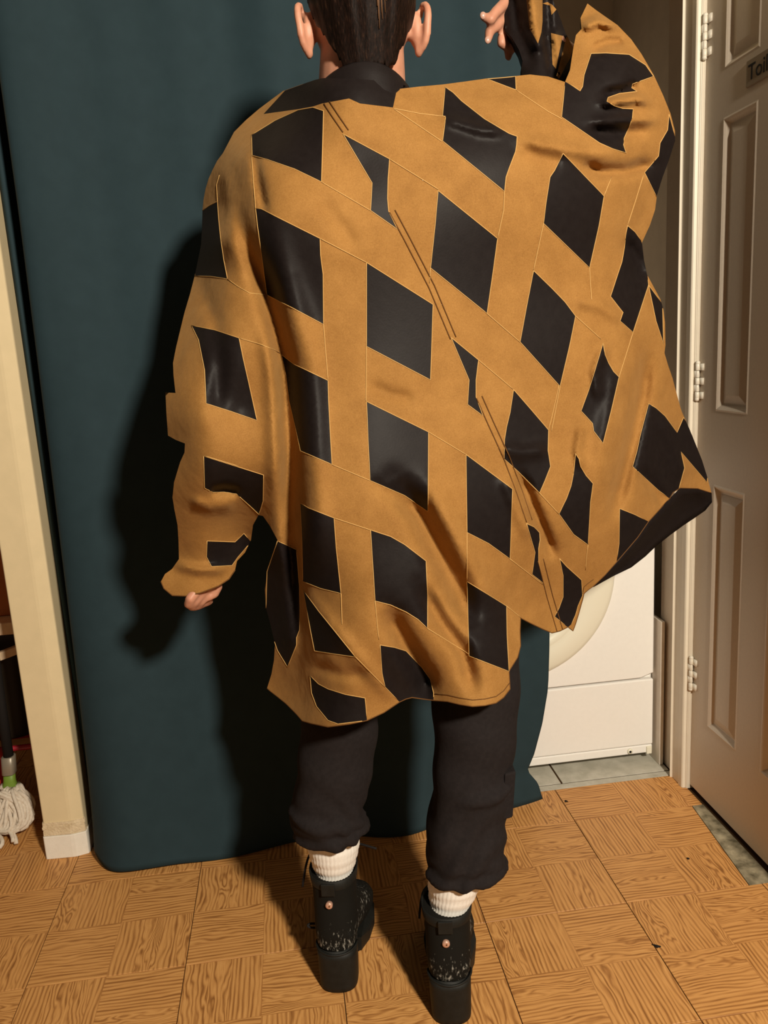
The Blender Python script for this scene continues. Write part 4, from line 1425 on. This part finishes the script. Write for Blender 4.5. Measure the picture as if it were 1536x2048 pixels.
def make_foot(side, heel, yaw, ankle, top_z):
    """One foot: ribbed sock and heeled ankle boot; heel = back of the heel on the floor."""
    cy, sy = math.cos(yaw), math.sin(yaw)

    def L(x, y, z):
        return (heel[0] + x * cy - y * sy, heel[1] + x * sy + y * cy, z)

    ax, ay = ankle
    # upper: shaft, heel counter, instep and toe melted together
    u = MB()
    sh = []
    for z, rx, ry, yc in ((0.085, 0.0370, 0.036, 0.040), (0.115, 0.0400, 0.041, 0.044), (0.15, 0.0400, 0.043, 0.050), (0.18, 0.0405, 0.045, 0.056), (top_z - 0.012, 0.0425, 0.049, 0.060), (top_z, 0.0430, 0.050, 0.060)):
        sh.append([L(x, y, zz) for x, y, zz in ring((0, yc, z), rx, ry, 36, 2.3)])
    u.loft(sh)
    ft = []
    for y, w, zb, zt in ((0.010, 0.030, 0.082, 0.125), (0.045, 0.036, 0.070, 0.150), (0.085, 0.036, 0.050, 0.165), (0.120, 0.039, 0.032, 0.150), (0.155, 0.046, 0.022, 0.115), (0.190, 0.0495, 0.018, 0.088), (0.220, 0.047, 0.018, 0.075), (0.245, 0.037, 0.019, 0.062), (0.258, 0.020, 0.022, 0.050)):
        ft.append([L(w * math.cos(t) + 0.004, y, (zb + zt) / 2 + (zt - zb) / 2 * math.copysign(abs(math.sin(t)) ** 0.85, math.sin(t))) for t in np.linspace(0, 2 * math.pi, 32, endpoint=False)])
    u.loft(ft)
    boot = u.build('boot', M_BOOT, person, True)
    fuse(boot, 0.003, 4)
    boot['label'] = side + ' black heeled ankle boot with scuffed heel'
    # opening: a dark rim standing round the sock
    rm = [[L(x, y, z) for x, y, z in ring((0, 0.060, zz), rx, ry, 40, 2.3)] for zz, rx, ry in ((top_z - 0.014, 0.0435, 0.0505), (top_z + 0.005, 0.0455, 0.053), (top_z + 0.006, 0.0435, 0.051), (top_z - 0.004, 0.040, 0.047))]
    MB().loft(rm, False, False).build('collar_rim', M_HEEL, boot, True)
    # block heel
    hl = []
    for z, rx, y0, y1 in ((0.0, 0.0345, 0.003, 0.066), (0.002, 0.0355, 0.000, 0.068), (0.012, 0.0360, -0.001, 0.069), (0.070, 0.0375, -0.001, 0.072), (0.082, 0.0380, -0.001, 0.075)):
        rg_ = []
        for t in np.linspace(0, 2 * math.pi, 32, endpoint=False):
            yy = math.sin(t)
            x = rx * math.copysign(abs(math.cos(t)) ** 0.8, math.cos(t))
            y = (y0 + y1) / 2 + (y1 - y0) / 2 * math.copysign(abs(yy) ** (0.75 if yy < 0 else 0.5), yy)
            rg_.append(L(x, y, z))
        hl.append(rg_)
    MB().loft(hl).build('heel', M_HEEL, boot, True)
    # welt over the heel and the forefoot sole with lugs
    wl_ = MB()
    wl_.tube([L(0.0385 * math.cos(t), 0.036 + 0.038 * math.sin(t), 0.0835) for t in np.linspace(math.pi * 0.98, math.pi * 2.02, 22)], 0.0022, 8)
    wl_.build('welt', M_HEEL, boot, True)
    so = []
    outl = [(-0.030, 0.095), (-0.040, 0.14), (-0.0465, 0.185), (-0.043, 0.225), (-0.028, 0.255), (-0.006, 0.266), (0.018, 0.263), (0.038, 0.245), (0.051, 0.215), (0.0545, 0.18), (0.049, 0.14), (0.037, 0.095)]
    so.append([L(x * 0.97, y, 0.0 if y > .12 else 0.012) for x, y in outl])
    so.append([L(x, y, 0.004 if y > .12 else 0.018) for x, y in outl])
    so.append([L(x * 1.02, y, 0.024 if y > .12 else 0.042) for x, y in outl])
    MB().loft(so).build('sole', M_HEEL, boot, False)
    # pull tab, back strap, copper stud
    yb = -0.004
    tb = MB()
    tb.loft([[L(x - 0.004, yb + 0.013 + dy, z) for x, dy in ((-.0125, 0), (.0125, 0), (.0125, -.004), (-.0125, -.004))] for z in (top_z - 0.022, top_z + 0.002)])
    bevel(tb.build('pull_tab', M_HEEL, boot), 0.001)
    zs_ = top_z - 0.041
    MB().tube([L(-0.004, 0.0125, zs_), L(-0.004, 0.0045, zs_), L(-0.004, 0.0030, zs_)], [0.0066, 0.0066, 0.0045], 20).build('stud', M_COPPER, boot, True)
    MB().tube([L(-0.003, 0.0035, zs_ + .0005), L(-0.003, 0.0022, zs_ + .0005)], [0.0018, 0.0014], 10).build('stud_hole', M_SEAM, boot, True)
    # laces
    if side == 'left':
        chains = ([L(-0.036, 0.10, 0.235), L(-0.048, 0.085, 0.242), L(-0.054, 0.075, 0.232), L(-0.058, 0.068, 0.205), L(-0.063, 0.062, 0.18)],
                  [L(0.036, 0.11, 0.24), L(0.052, 0.095, 0.246), L(0.080, 0.09, 0.240)],
                  [L(-0.040, 0.06, 0.10), L(-0.058, 0.055, 0.108), L(-0.064, 0.05, 0.103), L(-0.055, 0.05, 0.098), L(-0.040, 0.055, 0.096)])
    else:
        chains = ([L(-0.036, 0.10, 0.20), L(-0.046, 0.085, 0.196), L(-0.048, 0.075, 0.18), L(-0.050, 0.065, 0.165)],
                  [L(0.030, 0.11, 0.215), L(0.040, 0.10, 0.20), L(0.044, 0.095, 0.18)])
    for ch in chains:
        MB().tube(bez(ch, 12), 0.0022, 8).build('lace', M_LACE, boot, True)
    # sock
    sr = []
    NS = 120
    c0, c1 = L(0, 0.058, 0)[:2], ankle
    for k, t in enumerate(np.linspace(0, 1, 22)):
        z = top_z - 0.03 + (0.125) * t
        cx_, cy_ = c0[0] * (1 - t) + c1[0] * t, c0[1] * (1 - t) + c1[1] * t
        r = 0.0365 + 0.0115 * min(1.0, max(0.0, (t - 0.26) / 0.35)) ** 0.8
        q = []
        for i in range(NS):
            a = 2 * math.pi * i / NS
            rr_ = r + 0.0007 * math.cos(a * 40) + 0.0013 * math.sin(z * 330 + 2.5 * math.sin(a)) * (1 - t * .6)
            q.append((cx_ + rr_ * math.cos(a), cy_ + rr_ * 1.06 * math.sin(a), z))
        sr.append(q)
    sk = MB().loft(sr).build('sock', M_SOCK, person, True)
    sk['label'] = side + ' white ribbed sock above the boot'


make_foot('left', (-0.6215, -0.128), -0.20, (W(670, 1700, -0.072)[0], -0.072), 0.223)
make_foot('right', (-0.4270, -0.238), -0.17, (W(924, 1770, -0.175)[0], -0.175), 0.202)
